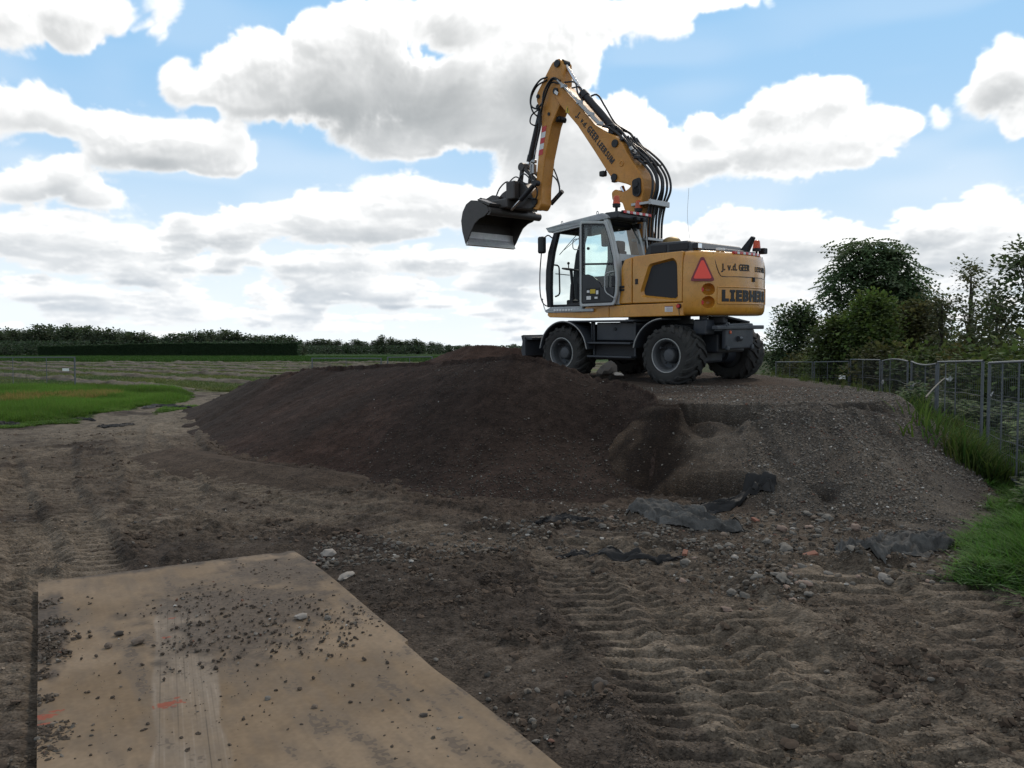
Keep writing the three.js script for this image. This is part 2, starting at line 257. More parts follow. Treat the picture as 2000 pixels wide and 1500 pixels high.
function cells(x, y) {                                   // [0 at the heart of a clod .. 1 at its rim, its random number]
  const xi = Math.floor(x), yi = Math.floor(y); let a = 9, b = 9, id = 0;
  for (let j = -1; j <= 1; j++) for (let i = -1; i <= 1; i++) { const cx = xi + i, cy = yi + j, dx = cx + .5 + .45 * lat2(cx, cy) - x, dy = cy + .5 + .45 * lat2(cx + 77, cy - 31) - y, d = dx * dx + dy * dy; if (d < a) { b = a; a = d; id = lat2(cx + 13, cy + 5); } else if (d < b) b = d; }
  return [clamp(1 - (Math.sqrt(b) - Math.sqrt(a)) * 1.6), id];
}
function groundH(x, z) {                                 // height, how much a track has pressed the place, top of a cleat ridge
  const D = -z;
  let h = 0.035 * fbm(x * 0.9, z * 0.9, 3) * smooth(2, 5, D), pressed = 0, ridgeTop = 0, press = 0;
  if (D < 26) for (const t of tracks) {
    const b = t.box; if (x < b[0] || x > b[1] || z < b[2] || z > b[3]) continue;
    const [d, s, side] = nearest(t.line, x, z), q = d / t.w; if (q > 1.7) continue;
    const on = smooth(1.08, 0.9, q), live = clamp(0.85 + 0.95 * n2(x * 0.9 + 31, z * 0.9 - t.w * 40)), mend = 0.85 + 0.15 * n2(x * 7, z * 7);
    const ph = (s + t.chev * d * side + 0.035 * n2(x * 2.3 + t.gap * 50, z * 2.3) + 0.012 * n2(x * 11, z * 11)) / t.gap, c = ph - Math.floor(ph), bar = smooth(0.0, 0.09, c) * smooth(0.74, 0.62, c) * (0.82 + 0.35 * c);
    const berm = Math.exp(-Math.pow((q - 1.22) / 0.17, 2));
    h += -0.7 * t.deep * on + on * 0.95 * t.ridge * bar * live * mend + berm * 0.75 * t.deep * (0.7 + 0.6 * n2(x * 5, z * 5) + 0.3 * Math.abs(n2(x * 16, z * 16)));
    pressed = Math.max(pressed, on * live); ridgeTop = Math.max(ridgeTop, on * bar * live); press = Math.max(press, on);
  }
  const calm = 1 - 0.8 * pressed, damp = 1 - 0.75 * press;
  h += 0.022 * damp * fbm(x * 3.1 + 9, z * 3.1, 3);
  if (D < 32) {
    const rough = calm * (0.35 + 0.65 * smooth(-0.25, 0.4, fbm(x * 0.8 + 50, z * 0.8, 2)));
    h += rough * (0.026 * (0.5 - Math.abs(n2(x * 6.3, z * 7.5))) + 0.024 * (0.5 - Math.abs(n2(x * 14, z * 17))) + 0.016 * (0.5 - Math.abs(n2(x * 31, z * 33))));
    if (D < 14) {                                         // broken crust: flat clods with sharp cracks between
      const w = n2(x * 1.2 + 8, z * 1.2), on = (0.25 + 0.75 * smooth(-0.2, 0.35, w)) * (1 - 0.85 * pressed), q = 0.03 * n2(x * 20, z * 20), [c1, i1] = cells((x + q) * 9, (z + q) * 13), [c2, i2] = cells((x - q) * 21, (z + q) * 26);
      h += on * (0.014 * i1 - 0.015 * c1 * c1 * c1 + 0.006 * i2 - 0.008 * c2 * c2 * c2);
    }
    // lumpy bits of thrown-up mud between the tracks
    const lump = n2(x * 2.1 - 40, z * 2.1) * 0.6 + n2(x * 5.3, z * 5.3 + 20) * 0.4;
    if (lump > 0.22) h += 0.035 * smooth(0.22, 0.5, lump) * calm * (0.4 + 1.1 * Math.abs(n2(x * 13, z * 15)) + 0.6 * Math.abs(n2(x * 29, z * 29))) * smooth(25, 14, D);
  }
  const [pu, pv] = plateUV(x, z);
  if (pu > -0.4 && pu < PLATE_W + 0.1 && pv > -0.3) {       // pressed flat under the steel plate
    const k = smooth(-0.3, -0.02, pu) * smooth(PLATE_W + 0.08, PLATE_W, pu) * smooth(-0.3, 0, pv);
    h = mix(h, -0.045 + 0.004 * n2(x * 7, z * 7), k);
  }
  return [h, pressed, ridgeTop];
}

// heaps: a foot line, a crest line with heights, straight slopes between
const crest1 = [[372, 800, 23.5], [420, 778, 22.5], [490, 744, 21], [600, 718, 18.3], [690, 713, 16.8], [760, 710, 15.6], [870, 705, 13.8], [940, 699, 12.7], [1005, 690, 12.1], [1060, 698, 12], [1110, 714, 11.9], [1160, 733, 11.8], [1230, 746, 11.4], [1276, 764, 10.95], [1290, 797, 10.5], [1284, 848, 10.15], [1272, 904, 9.85], [1264, 958, 9.68]].map(([x, y, d]) => At(x, y, d));
const crest1Line = crest1.map((p) => [p[0], p[2]]);
const foot1Line = pl([[352, 806], [362, 830], [385, 862], [430, 890], [520, 908], [600, 918], [700, 938], [800, 958], [900, 976], [1000, 986], [1090, 984], [1170, 976], [1215, 973], [1252, 966]], 0);
const crestDense = crest1.slice(0, -1).flatMap((p, i) => [0, .25, .5, .75].map((t) => p.map((v, k) => mix(v, crest1[i + 1][k], t)))).concat([crest1[crest1.length - 1]]);
function crestHeight(x, z) { let w = 0, s = 0; for (const p of crestDense) { const d2 = (x - p[0]) ** 2 + (z - p[2]) ** 2 + 0.0004, k = 1 / (d2 * d2); w += k; s += k * p[1]; } return s / w; }
const front1 = foot1Line.concat(crest1Line.slice().reverse());
const heightAt = (crest, at) => { const i = Math.min(crest.length - 2, Math.floor(at)); return mix(crest[i][1], crest[i + 1][1], at - i); };
const PLATEAU = 1.1;
function heap1(x, z) {                                   // the dark soil heap in front
  if (z > -8.5 || x > 5 || x < -13) return -1;
  const [dc, s, side, at] = nearest(crest1Line, x, z), ch = crestHeight(x, z);
  const [df] = nearest(foot1Line, x, z), foot = inside(front1, x, z) ? df : -df, t = foot / (Math.abs(foot) + dc + 1e-6);
  if (foot < 0 && dc < df) return ch - mix(0.5, 1.7, smooth(0.4, 1.5, x)) * dc + 0.02 * fbm(x * 2, z * 2, 2);
  let h;
  if (foot < 0) h = -0.5 * df;
  else h = ch * (t < 0.12 ? t * t / 0.24 * 1.12 : (t - 0.06) * 1.0638);
  const r = Math.exp(-dc / 0.22) * 0.06;                 // a rounded crest
  h -= r * (foot > 0 ? 1 : 0);
  // runnels down the left flank
  const w = smooth(-2.2, -4.5, x);
  h += (0.05 * w + 0.008) * n2(s * 1.5 + 0.35 * dc, dc * 0.12) + 0.018 * fbm(x * 2.2, z * 2.2, 3) + 0.008 * n2(x * 11, z * 11);
  return h;
}
// low fan of loose sand before the soil heap
const fanLine = pl([[345, 890], [420, 912], [520, 925], [640, 938]], 0);
function fan(x, z) { const [d] = nearest(fanLine, x, z); return 0.13 - 0.2 * d + 0.015 * n2(x * 3, z * 3); }

const plateauLine = [[1312, 796, 10.35], [1420, 794, 10.25], [1570, 789, 10.2], [1690, 785, 10.5], [1762, 780, 11.2]].map(([x, y, d]) => [At(x, y, d)[0], -d]).concat([[6.25, -13], [6.6, -15.5], [7.15, -21], [7.4, -25], [-3.2, -25], [-2.5, -19], [-0.6, -14.6], [0.9, -12.6], [1.7, -11.4]]);
const gravelFoot = pl([[1190, 960], [1260, 962], [1340, 985], [1420, 1000], [1500, 1003], [1600, 1008], [1700, 1018], [1800, 1034], [1900, 1046], [1960, 985], [1958, 905]], 0).concat([[8.7, -15.2], [9.1, -18], [9.6, -22], [9.8, -27], [-5, -28], [-5, -20], [-2.4, -14.5], [-0.3, -11.4], [0.5, -10.4]]);
const gravelFootRing = gravelFoot.concat([gravelFoot[0]]);
const scarps = [                                          // broken edges: line along the lip, drop below it, width over which the drop dies out
  { pts: [[1302, 786, 10.3], [1330, 781, 10.4], [1372, 779, 10.55], [1420, 783, 10.5], [1455, 791, 10.3], [1492, 804, 10.05]], drop: 0.27, run: 0.8, fade: 1.2 },
  { pts: [[1585, 781, 10.45], [1640, 779, 10.55], [1700, 778, 10.7], [1752, 782, 10.9]], drop: 0.1, run: 0.4 },
  { pts: [[1248, 905, 9.6], [1300, 898, 9.5], [1360, 899, 9.35], [1430, 911, 9.15], [1480, 930, 9.0], [1508, 955, 8.85]], drop: 0.22, run: 0.9, fade: 2.4 },
  { pts: [[1585, 962, 8.75], [1620, 968, 8.7], [1660, 985, 8.6]], drop: 0.12, run: 0.35 },
  { pts: [[1700, 908, 9.2], [1722, 915, 9.15], [1738, 935, 9.0]], drop: 0.14, run: 0.5 },
].map((s) => { const line = s.pts.map(([x, y, d]) => [At(x, y, d)[0], -d]); return { line, drop: s.drop, run: s.run, fade: s.fade, box: boxOf(line, s.run * 1.3) }; });
const grooves = [[[1588, 795], [1612, 850], [1640, 900], [1650, 960]], [[1690, 800], [1760, 880], [1800, 960]], [[1480, 810], [1490, 880], [1530, 940]]].map((pts) => pts.map(([x, y]) => { const d = mix(10.3, 8.6, (y - 795) / 190); return [At(x, y, d)[0], -d]; }));
function gravelHeap(x, z) {
  if (z > -7.2) return [-1, 0, false, 9];
  const inP = inside(plateauLine, x, z), [dp] = nearest(plateauLine.concat([plateauLine[0]]), x, z);
  let edge = 1.035 + 0.018 * n2(x * 1.3, z * 1.3), h;
  if (inP) { h = mix(edge, PLATEAU + 0.02 * n2(x * 0.8, z * 0.8), smooth(0, 3.2, dp)) + 0.015 * fbm(x * 3, z * 3, 3);
    const dx = x - 3.17, dz = z + 17, bed = 1.143 + 0.0262 * (0.719 * dx - 0.695 * dz) + 0.0175 * (-0.695 * dx - 0.719 * dz); h = mix(h, bed + 0.012 * fbm(x * 3, z * 3, 3), smooth(3.4, 2.4, Math.hypot(dx, dz)) * smooth(0, 0.8, dp));   // bedded under the machine's wheels
  } else {
    const [df] = nearest(gravelFootRing, x, z), foot = inside(gravelFoot, x, z) ? df : -df;
    if (foot < 0) h = -0.6 * df;
    else { const t = foot / (foot + dp); const q = t < 0.1 ? t * t * 5.26 : (t - 0.05) * 1.0526; h = edge * (q > 0.8 ? 0.8 + 0.2 * Math.sin((q - 0.8) / 0.2 * 1.5708) * 0.98 : q); }
    h -= 0.03 * Math.exp(-dp / 0.16);
    h += 0.02 * fbm(x * 1.7, z * 1.7, 3) * smooth(0, 0.4, dp);
  }
  let worn = 0;
  for (const s of scarps) {
    const b = s.box; if (x < b[0] || x > b[1] || z < b[2] || z > b[3]) continue;
    const wob = 0.07 * n2(x * 4, z * 4) + 0.035 * n2(x * 11, z * 11), [d, a, side, at] = nearest(s.line, x + wob, z + wob);
    if (side < 0) continue;
    const ends = smooth(0, s.fade ?? 0.7, at) * smooth(s.line.length - 1, s.line.length - 1.8, at);
    const cut = smooth(0, 0.06, d) * (1 - smooth(0.06, 1, d / s.run)) * ends; h -= s.drop * cut; worn = Math.max(worn, cut);
  }
  for (const g of grooves) { const [d] = nearest(g, x, z); if (d < 0.3) { const k = Math.exp(-Math.pow(d / 0.09, 2)); h -= 0.055 * k; h += 0.03 * Math.exp(-Math.pow((d - 0.17) / 0.06, 2)); } }
  h += 0.01 * Math.abs(n2(x * 9, z * 9)) + 0.006 * n2(x * 21, z * 21);
  return [h, worn, inP, dp];
}
const crest3 = [[815, 712, 21.5], [850, 697, 21.2], [900, 677, 20.6], [935, 672, 20.2], [985, 675, 19.8], [1030, 679, 19.4], [1060, 686, 19.2], [1090, 700, 19]].map(([x, y, d]) => At(x, y, d));
const crest3Line = crest3.map((p) => [p[0], p[2]]);
function heap3(x, z) { const [d, s, , at] = nearest(crest3Line, x, z), h = heightAt(crest3, at); return h - 0.55 * d + 0.04 * Math.exp(-d / 0.2) - 0.04 + 0.05 * fbm(x * 1.4, z * 1.4, 3) + 0.02 * n2(x * 6, z * 6); }
function landH(x, z) { let h = groundH(x, z)[0]; if (-z > 7 && -z < 29 && x > -12 && x < 12) h = Math.max(h, heap1(x, z), gravelHeap(x, z)[0], fan(x, z), heap3(x, z)); return h; }

// ---------------------------------------------------------------- colours of the earth (dry crust, damp earth, reddish soil, sand)
const grassFront = pl([[-500, 840], [-150, 836], [0, 832], [60, 829], [130, 823], [200, 808], [270, 796], [330, 789], [368, 781], [375, 773], [366, 762]], 0).concat([[-16.5, -40]]);
const fieldStart = 33;
function lineSide(line, x, z) { const [d, , s] = nearest(line, x, z); return s * d; }
const dampLine = pl([[560, 1095], [700, 1100], [900, 1110], [1100, 1130]], 0);
const dampPoly = pl([[590, 1085], [700, 1092], [860, 1102], [1010, 1120], [1090, 1190], [1180, 1270], [1280, 1350], [1330, 1380], [1480, 1500], [1540, 1620], [1300, 1650], [1100, 1500], [800, 1270], [640, 1130]], 0);
function groundColor(x, z, pressed, ridge, h, out) {
  const D = -z;
  const a = fbm(x * 0.7, z * 0.7, 3), b = fbm(x * 2.6 + 7, z * 2.6, 3), c = n2(x * 11, z * 11);
  let r = 0.106, g = 0.084, bl = 0.066;                  // drab brown, half dry
  const dry = clamp(0.35 + 0.9 * a + 0.5 * b + 0.65 * (pressed - 0.25)); r = mix(r, 0.182, dry * 0.75); g = mix(g, 0.147, dry * 0.75); bl = mix(bl, 0.112, dry * 0.75);
  const sandy = smooth(11, 20, D) * smooth(2, -5, x); r = mix(r, 0.25, sandy * 0.6); g = mix(g, 0.212, sandy * 0.6); bl = mix(bl, 0.165, sandy * 0.6);
  let damp = smooth(0.06, 0.42, -0.7 * a + 0.55 * b - 0.1 * pressed); 
  if (inside(dampPoly, x + 0.15 * n2(x * 3, z * 3), z + 0.15 * n2(x * 3 + 5, z * 3))) damp = Math.max(damp, 0.85);
  r = mix(r, 0.058, damp * 0.85); g = mix(g, 0.046, damp * 0.85); bl = mix(bl, 0.038, damp * 0.85);
  const [df, , fs] = nearest(foot1Line, x, z);            // reddish soil spilled at the foot of the dark heap
  const spill = smooth(1.3, 0.1, df + 0.4 * b) * smooth(-8, -5, x); r = mix(r, 0.075, spill * 0.7); g = mix(g, 0.055, spill * 0.7); bl = mix(bl, 0.043, spill * 0.7);
  const k = 1.2 * (1 + 0.2 * c + 0.16 * n2(x * 27, z * 27)) * (1 + 0.25 * ridge * smooth(-0.2, 0.4, b)); r *= k; g *= k; bl *= k;
  if (D > 17) {                                           // turf, stubble field, far crop
    const gs = lineSide(grassFront, x, z);
    if (gs < 0.25 * n2(x * 2, z * 2) && x < -3) { r = 0.05; g = 0.075; bl = 0.02; }
    if (D > fieldStart) {
      const v = 0.5 + 0.5 * fbm(x * 0.25, z * 0.25, 3); r = mix(0.115, 0.175, v); g = mix(0.15, 0.175, v); bl = mix(0.05, 0.08, v);
      if (D > 118 + 6 * n2(x * 0.05, 3)) { r = mix(0.035, 0.055, v); g = mix(0.085, 0.105, v); bl = 0.022; }
    }
    if (x > 8.5 && D > 17 && D < fieldStart) { r = 0.06; g = 0.075; bl = 0.03; }
  }
  const right = lineSide(vergeLine, x, z); if (right > 0.1 * n2(x * 5, z * 5)) { r = mix(r, 0.05, 0.8); g = mix(g, 0.06, 0.8); bl = mix(bl, 0.026, 0.8); }
  out[0] = r; out[1] = g; out[2] = bl;
}
const vergeLine = pl([[2080, 1210], [1985, 1165], [1900, 1140], [1885, 1110], [1905, 1060], [1930, 1010], [1960, 940], [1955, 900]], 0).concat([[8.9, -15.2], [9.4, -18], [10, -23]]);

function steps(list) { const out = [list[0][0]]; for (const [, to, d0, d1] of list) { let p = out[out.length - 1], from = p; const dir = Math.sign(to - p); while ((to - p) * dir > 1e-6) { const t = (p - from) / (to - from || 1); p += dir * mix(d0, d1, t); out.push(p); } } return out; }
function sheet(xs, zs, height, color, uvM) {
  const n = xs.length, m = zs.length, pos = new Float32Array(n * m * 3), colr = new Float32Array(n * m * 3), uv = new Float32Array(n * m * 2), idx = [], c = [0, 0, 0];
  for (let j = 0; j < m; j++) for (let i = 0; i < n; i++) {
    const k = j * n + i, x = xs[i], z = zs[j], e = height(x, z), h = e.length ? e[0] : e;
    pos[k * 3] = x; pos[k * 3 + 1] = h; pos[k * 3 + 2] = z; uv[k * 2] = x / uvM; uv[k * 2 + 1] = (z - h) / uvM;
    color(x, z, e, c); colr[k * 3] = c[0]; colr[k * 3 + 1] = c[1]; colr[k * 3 + 2] = c[2];
  }
  const sgn = Math.sign((xs[1] - xs[0]) * (zs[1] - zs[0]));
  for (let j = 0; j + 1 < m; j++) for (let i = 0; i + 1 < n; i++) {
    const a = j * n + i, b = a + 1, d = a + n, e = d + 1;
    if (sheet.skip && pos[a * 3 + 1] < -0.15 && pos[b * 3 + 1] < -0.15 && pos[d * 3 + 1] < -0.15 && pos[e * 3 + 1] < -0.15) continue;
    if (sgn > 0) idx.push(a, d, b, b, d, e); else idx.push(a, b, d, b, e, d);
  }
  const g = new THREE.BufferGeometry(); g.setAttribute('position', new THREE.BufferAttribute(pos, 3)); g.setAttribute('color', new THREE.BufferAttribute(colr, 3)); g.setAttribute('uv', new THREE.BufferAttribute(uv, 2));
  g.setIndex(new THREE.BufferAttribute(new Uint32Array(idx), 1)); g.computeVertexNormals(); return g;
}
{
  const xsR = steps([[0, 3.6, 0.016, 0.02], [0, 8, 0.024, 0.045], [0, 14, 0.06, 0.2], [0, 60, 0.4, 4], [0, 1500, 20, 120]]), xsL = steps([[0, -3.6, 0.018, 0.022], [0, -9, 0.028, 0.055], [0, -18, 0.08, 0.25], [0, -70, 0.4, 4], [0, -1500, 20, 120]]);
  const xs = xsL.slice(1).reverse().concat(xsR), zs = steps([[3, 0.5, 0.5, 0.5], [0, -1.8, 0.3, 0.2], [0, -5.5, 0.015, 0.018], [0, -12, 0.018, 0.032], [0, -30, 0.045, 0.2], [0, -130, 0.5, 4], [0, -1600, 20, 150]]);
  const g = sheet(xs, zs, (x, z) => groundH(x, z), (x, z, e, c) => groundColor(x, z, e[1], e[2], e[0], c), 0.8);
  top(g, earthMat, 'ground', 'wide churned brown earth yard with tyre tracks in front of the heaps', null, null, 'structure');
}
sheet.skip = true;
{
  const xs = steps([[-12, 3.6, 0.05, 0.035]]), zs = steps([[-8.7, -26, 0.035, 0.09]]);
  const g = sheet(xs, zs, heap1, (x, z, h, c) => {
    const a = fbm(x * 0.9, z * 0.9, 3), b = fbm(x * 4, z * 4, 2), red = clamp(0.45 + 0.9 * a) * smooth(1.5, -3, x) + 0.1;
    const lt = smooth(0.25, 0.6, b + 0.3 * a); let k = 1 + 0.2 * n2(x * 17, z * 17) + 0.3 * lt;
    c[0] = mix(0.044, 0.068, red) * k; c[1] = mix(0.031, 0.042, red) * k; c[2] = mix(0.026, 0.033, red) * k;
    const left = smooth(-4.5, -7.5, x); c[0] = mix(c[0], 0.075, left * 0.6); c[1] = mix(c[1], 0.06, left * 0.6); c[2] = mix(c[2], 0.05, left * 0.6);
  }, 0.8);
  top(g, earthMat, 'soil_heap', 'long heap of dark brown soil with steep front in the middle', null, null, 'structure');
  const gf = sheet(steps([[-8, -1.2, 0.05, 0.05]]), steps([[-9.6, -14, 0.05, 0.05]]), fan, (x, z, h, c) => { const k = 1 + 0.2 * n2(x * 9, z * 9) + 0.2 * fbm(x, z, 2); c[0] = 0.1 * k; c[1] = 0.074 * k; c[2] = 0.056 * k; }, 0.8);
  top(gf, earthMat, 'sand_fan', 'low fan of loose brown sand at the left foot of the dark soil heap', null, null, 'structure');
  const g3 = sheet(steps([[-5.5, 4, 0.06, 0.06]]), steps([[-16.5, -25, 0.06, 0.08]]), heap3, (x, z, h, c) => { const k = 1 + 0.25 * n2(x * 8, z * 8) + 0.3 * fbm(x * 1.5, z * 1.5, 2); c[0] = 0.078 * k; c[1] = 0.047 * k; c[2] = 0.037 * k; }, 0.8);
  top(g3, earthMat, 'soil_heap', 'lower reddish brown soil heap behind the dark one, left of the excavator', null, null, 'structure');
}
{
  const xs = steps([[0.6, 10.4, 0.03, 0.04]]), zs = steps([[-7.2, -12.5, 0.03, 0.035], [0, -28, 0.05, 0.12]]);
  const xl = steps([[0.6, -5.4, 0.06, 0.1]]).slice(1).reverse();
  const g = sheet(xl.concat(xs), zs, gravelHeap, (x, z, e, c) => {
    const [h, worn, inP, dp] = e, a = fbm(x * 1.1, z * 1.1, 3), b = fbm(x * 3.7, z * 3.7, 2), k = 1 + 0.22 * n2(x * 14, z * 14);
    const fine = clamp(0.4 + 0.9 * a + 0.5 * b);
    let r = mix(0.155, 0.225, fine), gg = mix(0.135, 0.193, fine), bl = mix(0.12, 0.163, fine);
    if (inP) { const t = smooth(0.1, 1.2, dp + 0.3 * b); r = mix(r, 0.155, t); gg = mix(gg, 0.115, t); bl = mix(bl, 0.092, t); }
    const l = smooth(3.4, 1.6, x + 0.5 * a) * (inP ? 0.4 : 1); r = mix(r, 0.14, l); gg = mix(gg, 0.1, l); bl = mix(bl, 0.074, l);
    const seam = smooth(0.75, 0.1, nearest(crest1Line, x, z)[0] + 0.45 * b + 0.3 * a + 0.2 * n2(x * 9, z * 9)); r = mix(r, 0.05, seam); gg = mix(gg, 0.035, seam); bl = mix(bl, 0.028, seam);   // dark soil spilled over from the other heap
    r = mix(r, 0.055, worn * 0.7); gg = mix(gg, 0.043, worn * 0.7); bl = mix(bl, 0.036, worn * 0.7);   // freshly broken, darker damp earth
    c[0] = r * k; c[1] = gg * k; c[2] = bl * k;
  }, 0.8);
  top(g, gravelMat, 'gravel_heap', 'flat-topped grey gravel heap on the right that carries the excavator', null, null, 'structure');
}
sheet.skip = false;
// ---------------------------------------------------------------- steel road plate, rusty and smeared with mud
const UPV = (px, py) => plateUV(...G(px, py));
{
  const W = PLATE_W, [, kinkV] = UPV(792, 1261), LEN = 4.6, farV = (u) => { const a = UPV(578, 1076), b = UPV(150, 1122); const t = clamp(u / W); return mix(0.0, b[1] * 0.55, t) + 0.05 * n2(u * 7, 3) + 0.02 * n2(u * 23, 5); };
  const edgeU = (v) => (v < kinkV ? 0 : 0.035 + 0.02 * smooth(kinkV, kinkV + 0.5, v)) - 0.012 * Math.sin((v - 0.3) * 2.2);
  const TW = 800, TH = 1600, band = [UPV(352, 1165), UPV(374, 1500)], spots = [[330, 1381, .062, .035], [345, 1368, .02, .012], [95, 1404, .05, .028], [108, 1394, .03, .018], [88, 1420, .03, .012], [130, 1130, .025, .014], [335, 1210, .02, .012], [322, 1248, .03, .018]].map(([x, y, a, b]) => [...UPV(x, y), a, b]);
  const dirtC = [UPV(520, 1190), UPV(560, 1120), UPV(450, 1240), UPV(420, 1180)], leftPile = UPV(95, 1230);
  const img = new Uint8Array(TW * TH * 4), enc = (v) => { v = clamp(v); return Math.round(255 * (v <= 0.0031308 ? 12.92 * v : 1.055 * Math.pow(v, 1 / 2.4) - 0.055)); };
  for (let j = 0; j < TH; j++) for (let i = 0; i < TW; i++) {
    const u = (i + .5) / TW * (W + 0.1) - 0.05, v = (j + .5) / TH * LEN;
    const a = fbm(u * 2.2, v * 2.2, 4), b = fbm(u * 9 + 3, v * 3, 3), c = n2(u * 60, v * 60), s = n2(u * 40, v * 2.2) * 0.6 + n2(u * 90, v * 5) * 0.4;
    const rust = clamp(0.45 + 1.1 * a); let r = mix(0.215, 0.155, rust), g = mix(0.155, 0.105, rust), bl = mix(0.1, 0.06, rust);
    const film = smooth(-0.1, 0.55, b + 0.5 * a + 0.1); r = mix(r, 0.125, film * 0.5); g = mix(g, 0.096, film * 0.5); bl = mix(bl, 0.07, film * 0.5);
    // worn strip with tread lines
    const tt = (v - band[0][1]) / (band[1][1] - band[0][1]), bu = mix(band[0][0], band[1][0], tt) - u, hw = 0.145;
    const on = smooth(hw + 0.015, hw - 0.01, Math.abs(bu) + 0.02 * n2(v * 3, 7)) * smooth(-0.05, 0.12, tt + 0.02 * n2(u * 20, 1));
    if (on > 0) {
      const ln = Math.abs(((bu / hw + 1) * 3.6) % 1 - 0.5), wear = clamp(0.65 + 0.7 * n2(u * 8, v * 1.4)); r = mix(r, 0.225, on * wear * 0.7); g = mix(g, 0.182, on * wear * 0.7); bl = mix(bl, 0.14, on * wear * 0.7);
      const dk = smooth(0.1, 0.02, ln + 0.05 * Math.max(0, n2(u * 30, v * 6))) * on * clamp(0.4 + n2(v * 2.2, Math.floor((bu / hw + 1) * 3.6) * 7)); r *= 1 - 0.45 * dk; g *= 1 - 0.45 * dk; bl *= 1 - 0.45 * dk;
      const lt = smooth(0.38, 0.46, ln) * on * 0.25 * (0.5 + s); r += lt * 0.12; g += lt * 0.11; bl += lt * 0.1;
    }
    // earth carried on to the plate
    let dd = 9; for (const p of dirtC) dd = Math.min(dd, Math.hypot((u - p[0]) / 0.36, (v - p[1]) / 0.42));
    const lp = Math.hypot((u - leftPile[0] - 0.02) / 0.12, (v - leftPile[1]) / 0.75);
    const mud = Math.max(0.9 * smooth(1.7, 0.6, dd + 0.6 * b + 0.5 * n2(u * 12, v * 12)), smooth(1.2, 0.8, lp + 0.5 * b), smooth(0.16, 0.03, v - farV(u) + 0.12 * b), 0.8 * smooth(0.42, 0.62, b + 0.35 * c));
    r = mix(r, 0.07 + 0.02 * c, mud * 0.9); g = mix(g, 0.053 + 0.015 * c, mud * 0.9); bl = mix(bl, 0.04 + 0.012 * c, mud * 0.9);
    // crushed brick
    for (const [su, sv, ra, rb] of spots) { if (Math.abs(u - su) > ra * 1.9 || Math.abs(v - sv) > rb * 1.9) continue; const q = Math.hypot((u - su) / ra, (v - sv) / rb) + 0.55 * n2(u * 70, v * 70) + 0.25 * n2(u * 25, v * 25); if (q < 1.05) { const k = smooth(1.05, 0.7, q) * 0.9; r = mix(r, 0.24, k); g = mix(g, 0.06, k); bl = mix(bl, 0.032, k); } }
    const k = 1 + 0.07 * s + 0.09 * c, o = (j * TW + i) * 4; img[o] = enc(r * k); img[o + 1] = enc(g * k); img[o + 2] = enc(bl * k); img[o + 3] = 255;
  }
  const map = new THREE.DataTexture(img, TW, TH, THREE.RGBAFormat); map.magFilter = map.minFilter = THREE.LinearFilter; map.colorSpace = THREE.SRGBColorSpace; map.flipY = false; map.needsUpdate = true;
  const N = 70, M = 160, pos = [], uv = [], idx = [];
  const pt = (u, v, y) => [plateEdge.farRight[0] + plateSide[0] * u + plateDir[0] * v, y, plateEdge.farRight[1] + plateSide[1] * u + plateDir[1] * v];
  const topY = (u, v) => 0.012 + 0.006 * Math.sin(v * 1.9 + u) + 0.012 * smooth(0.35, 0, u) * smooth(0.5, 1, v / kinkV) * smooth(1.9, 1.2, v / kinkV) + 0.003 * n2(u * 3, v * 3);
  for (let j = 0; j <= M; j++) for (let i = 0; i <= N; i++) {
    const u0 = i / N, v = j / M * LEN, e = edgeU(v), u = mix(e, W, u0), vv = Math.max(v, farV(u));
    pos.push(...pt(u, vv, topY(u, vv))); uv.push((u + 0.05) / (W + 0.1), vv / LEN);
  }
  const row = N + 1; for (let j = 0; j < M; j++) for (let i = 0; i < N; i++) { const a = j * row + i; idx.push(a, a + row, a + 1, a + 1, a + row, a + row + 1); }
  const ring = []; for (let i = 0; i <= N; i++) ring.push(i); for (let j = 1; j <= M; j++) ring.push(j * row + N); for (let i = N - 1; i >= 0; i--) ring.push(M * row + i); for (let j = M - 1; j > 0; j--) ring.push(j * row);
  const b0 = pos.length / 3; for (const r of ring) { pos.push(pos[r * 3], pos[r * 3 + 1] - 0.002, pos[r * 3 + 2], pos[r * 3], pos[r * 3 + 1] - 0.026, pos[r * 3 + 2]); uv.push(uv[r * 2], uv[r * 2 + 1], uv[r * 2], uv[r * 2 + 1]); }
  for (let k = 0; k < ring.length; k++) { const a = b0 + 2 * k, b = b0 + 2 * ((k + 1) % ring.length); idx.push(a, b, a + 1, b, b + 1, a + 1); }
  const g = new THREE.BufferGeometry(); g.setAttribute('position', new THREE.Float32BufferAttribute(pos, 3)); g.setAttribute('uv', new THREE.Float32BufferAttribute(uv, 2)); g.setIndex(idx); g.computeVertexNormals();
  const ny = g.attributes.normal; let up = 0; for (let k = 0; k < N * M; k++) up += ny.getY(k); if (up < 0) { g.index.array.reverse(); g.computeVertexNormals(); }
  top(g, new THREE.MeshPhysicalMaterial({ map, roughness: 0.75, specularIntensity: 0.45 }), 'road_plate', 'large rusty tan steel road plate with a tread strip in the foreground', 'road plate');
}
const plateTop = (x, z) => { const [u, v] = plateUV(x, z); return u > 0.03 && u < PLATE_W && v > 0.05; };

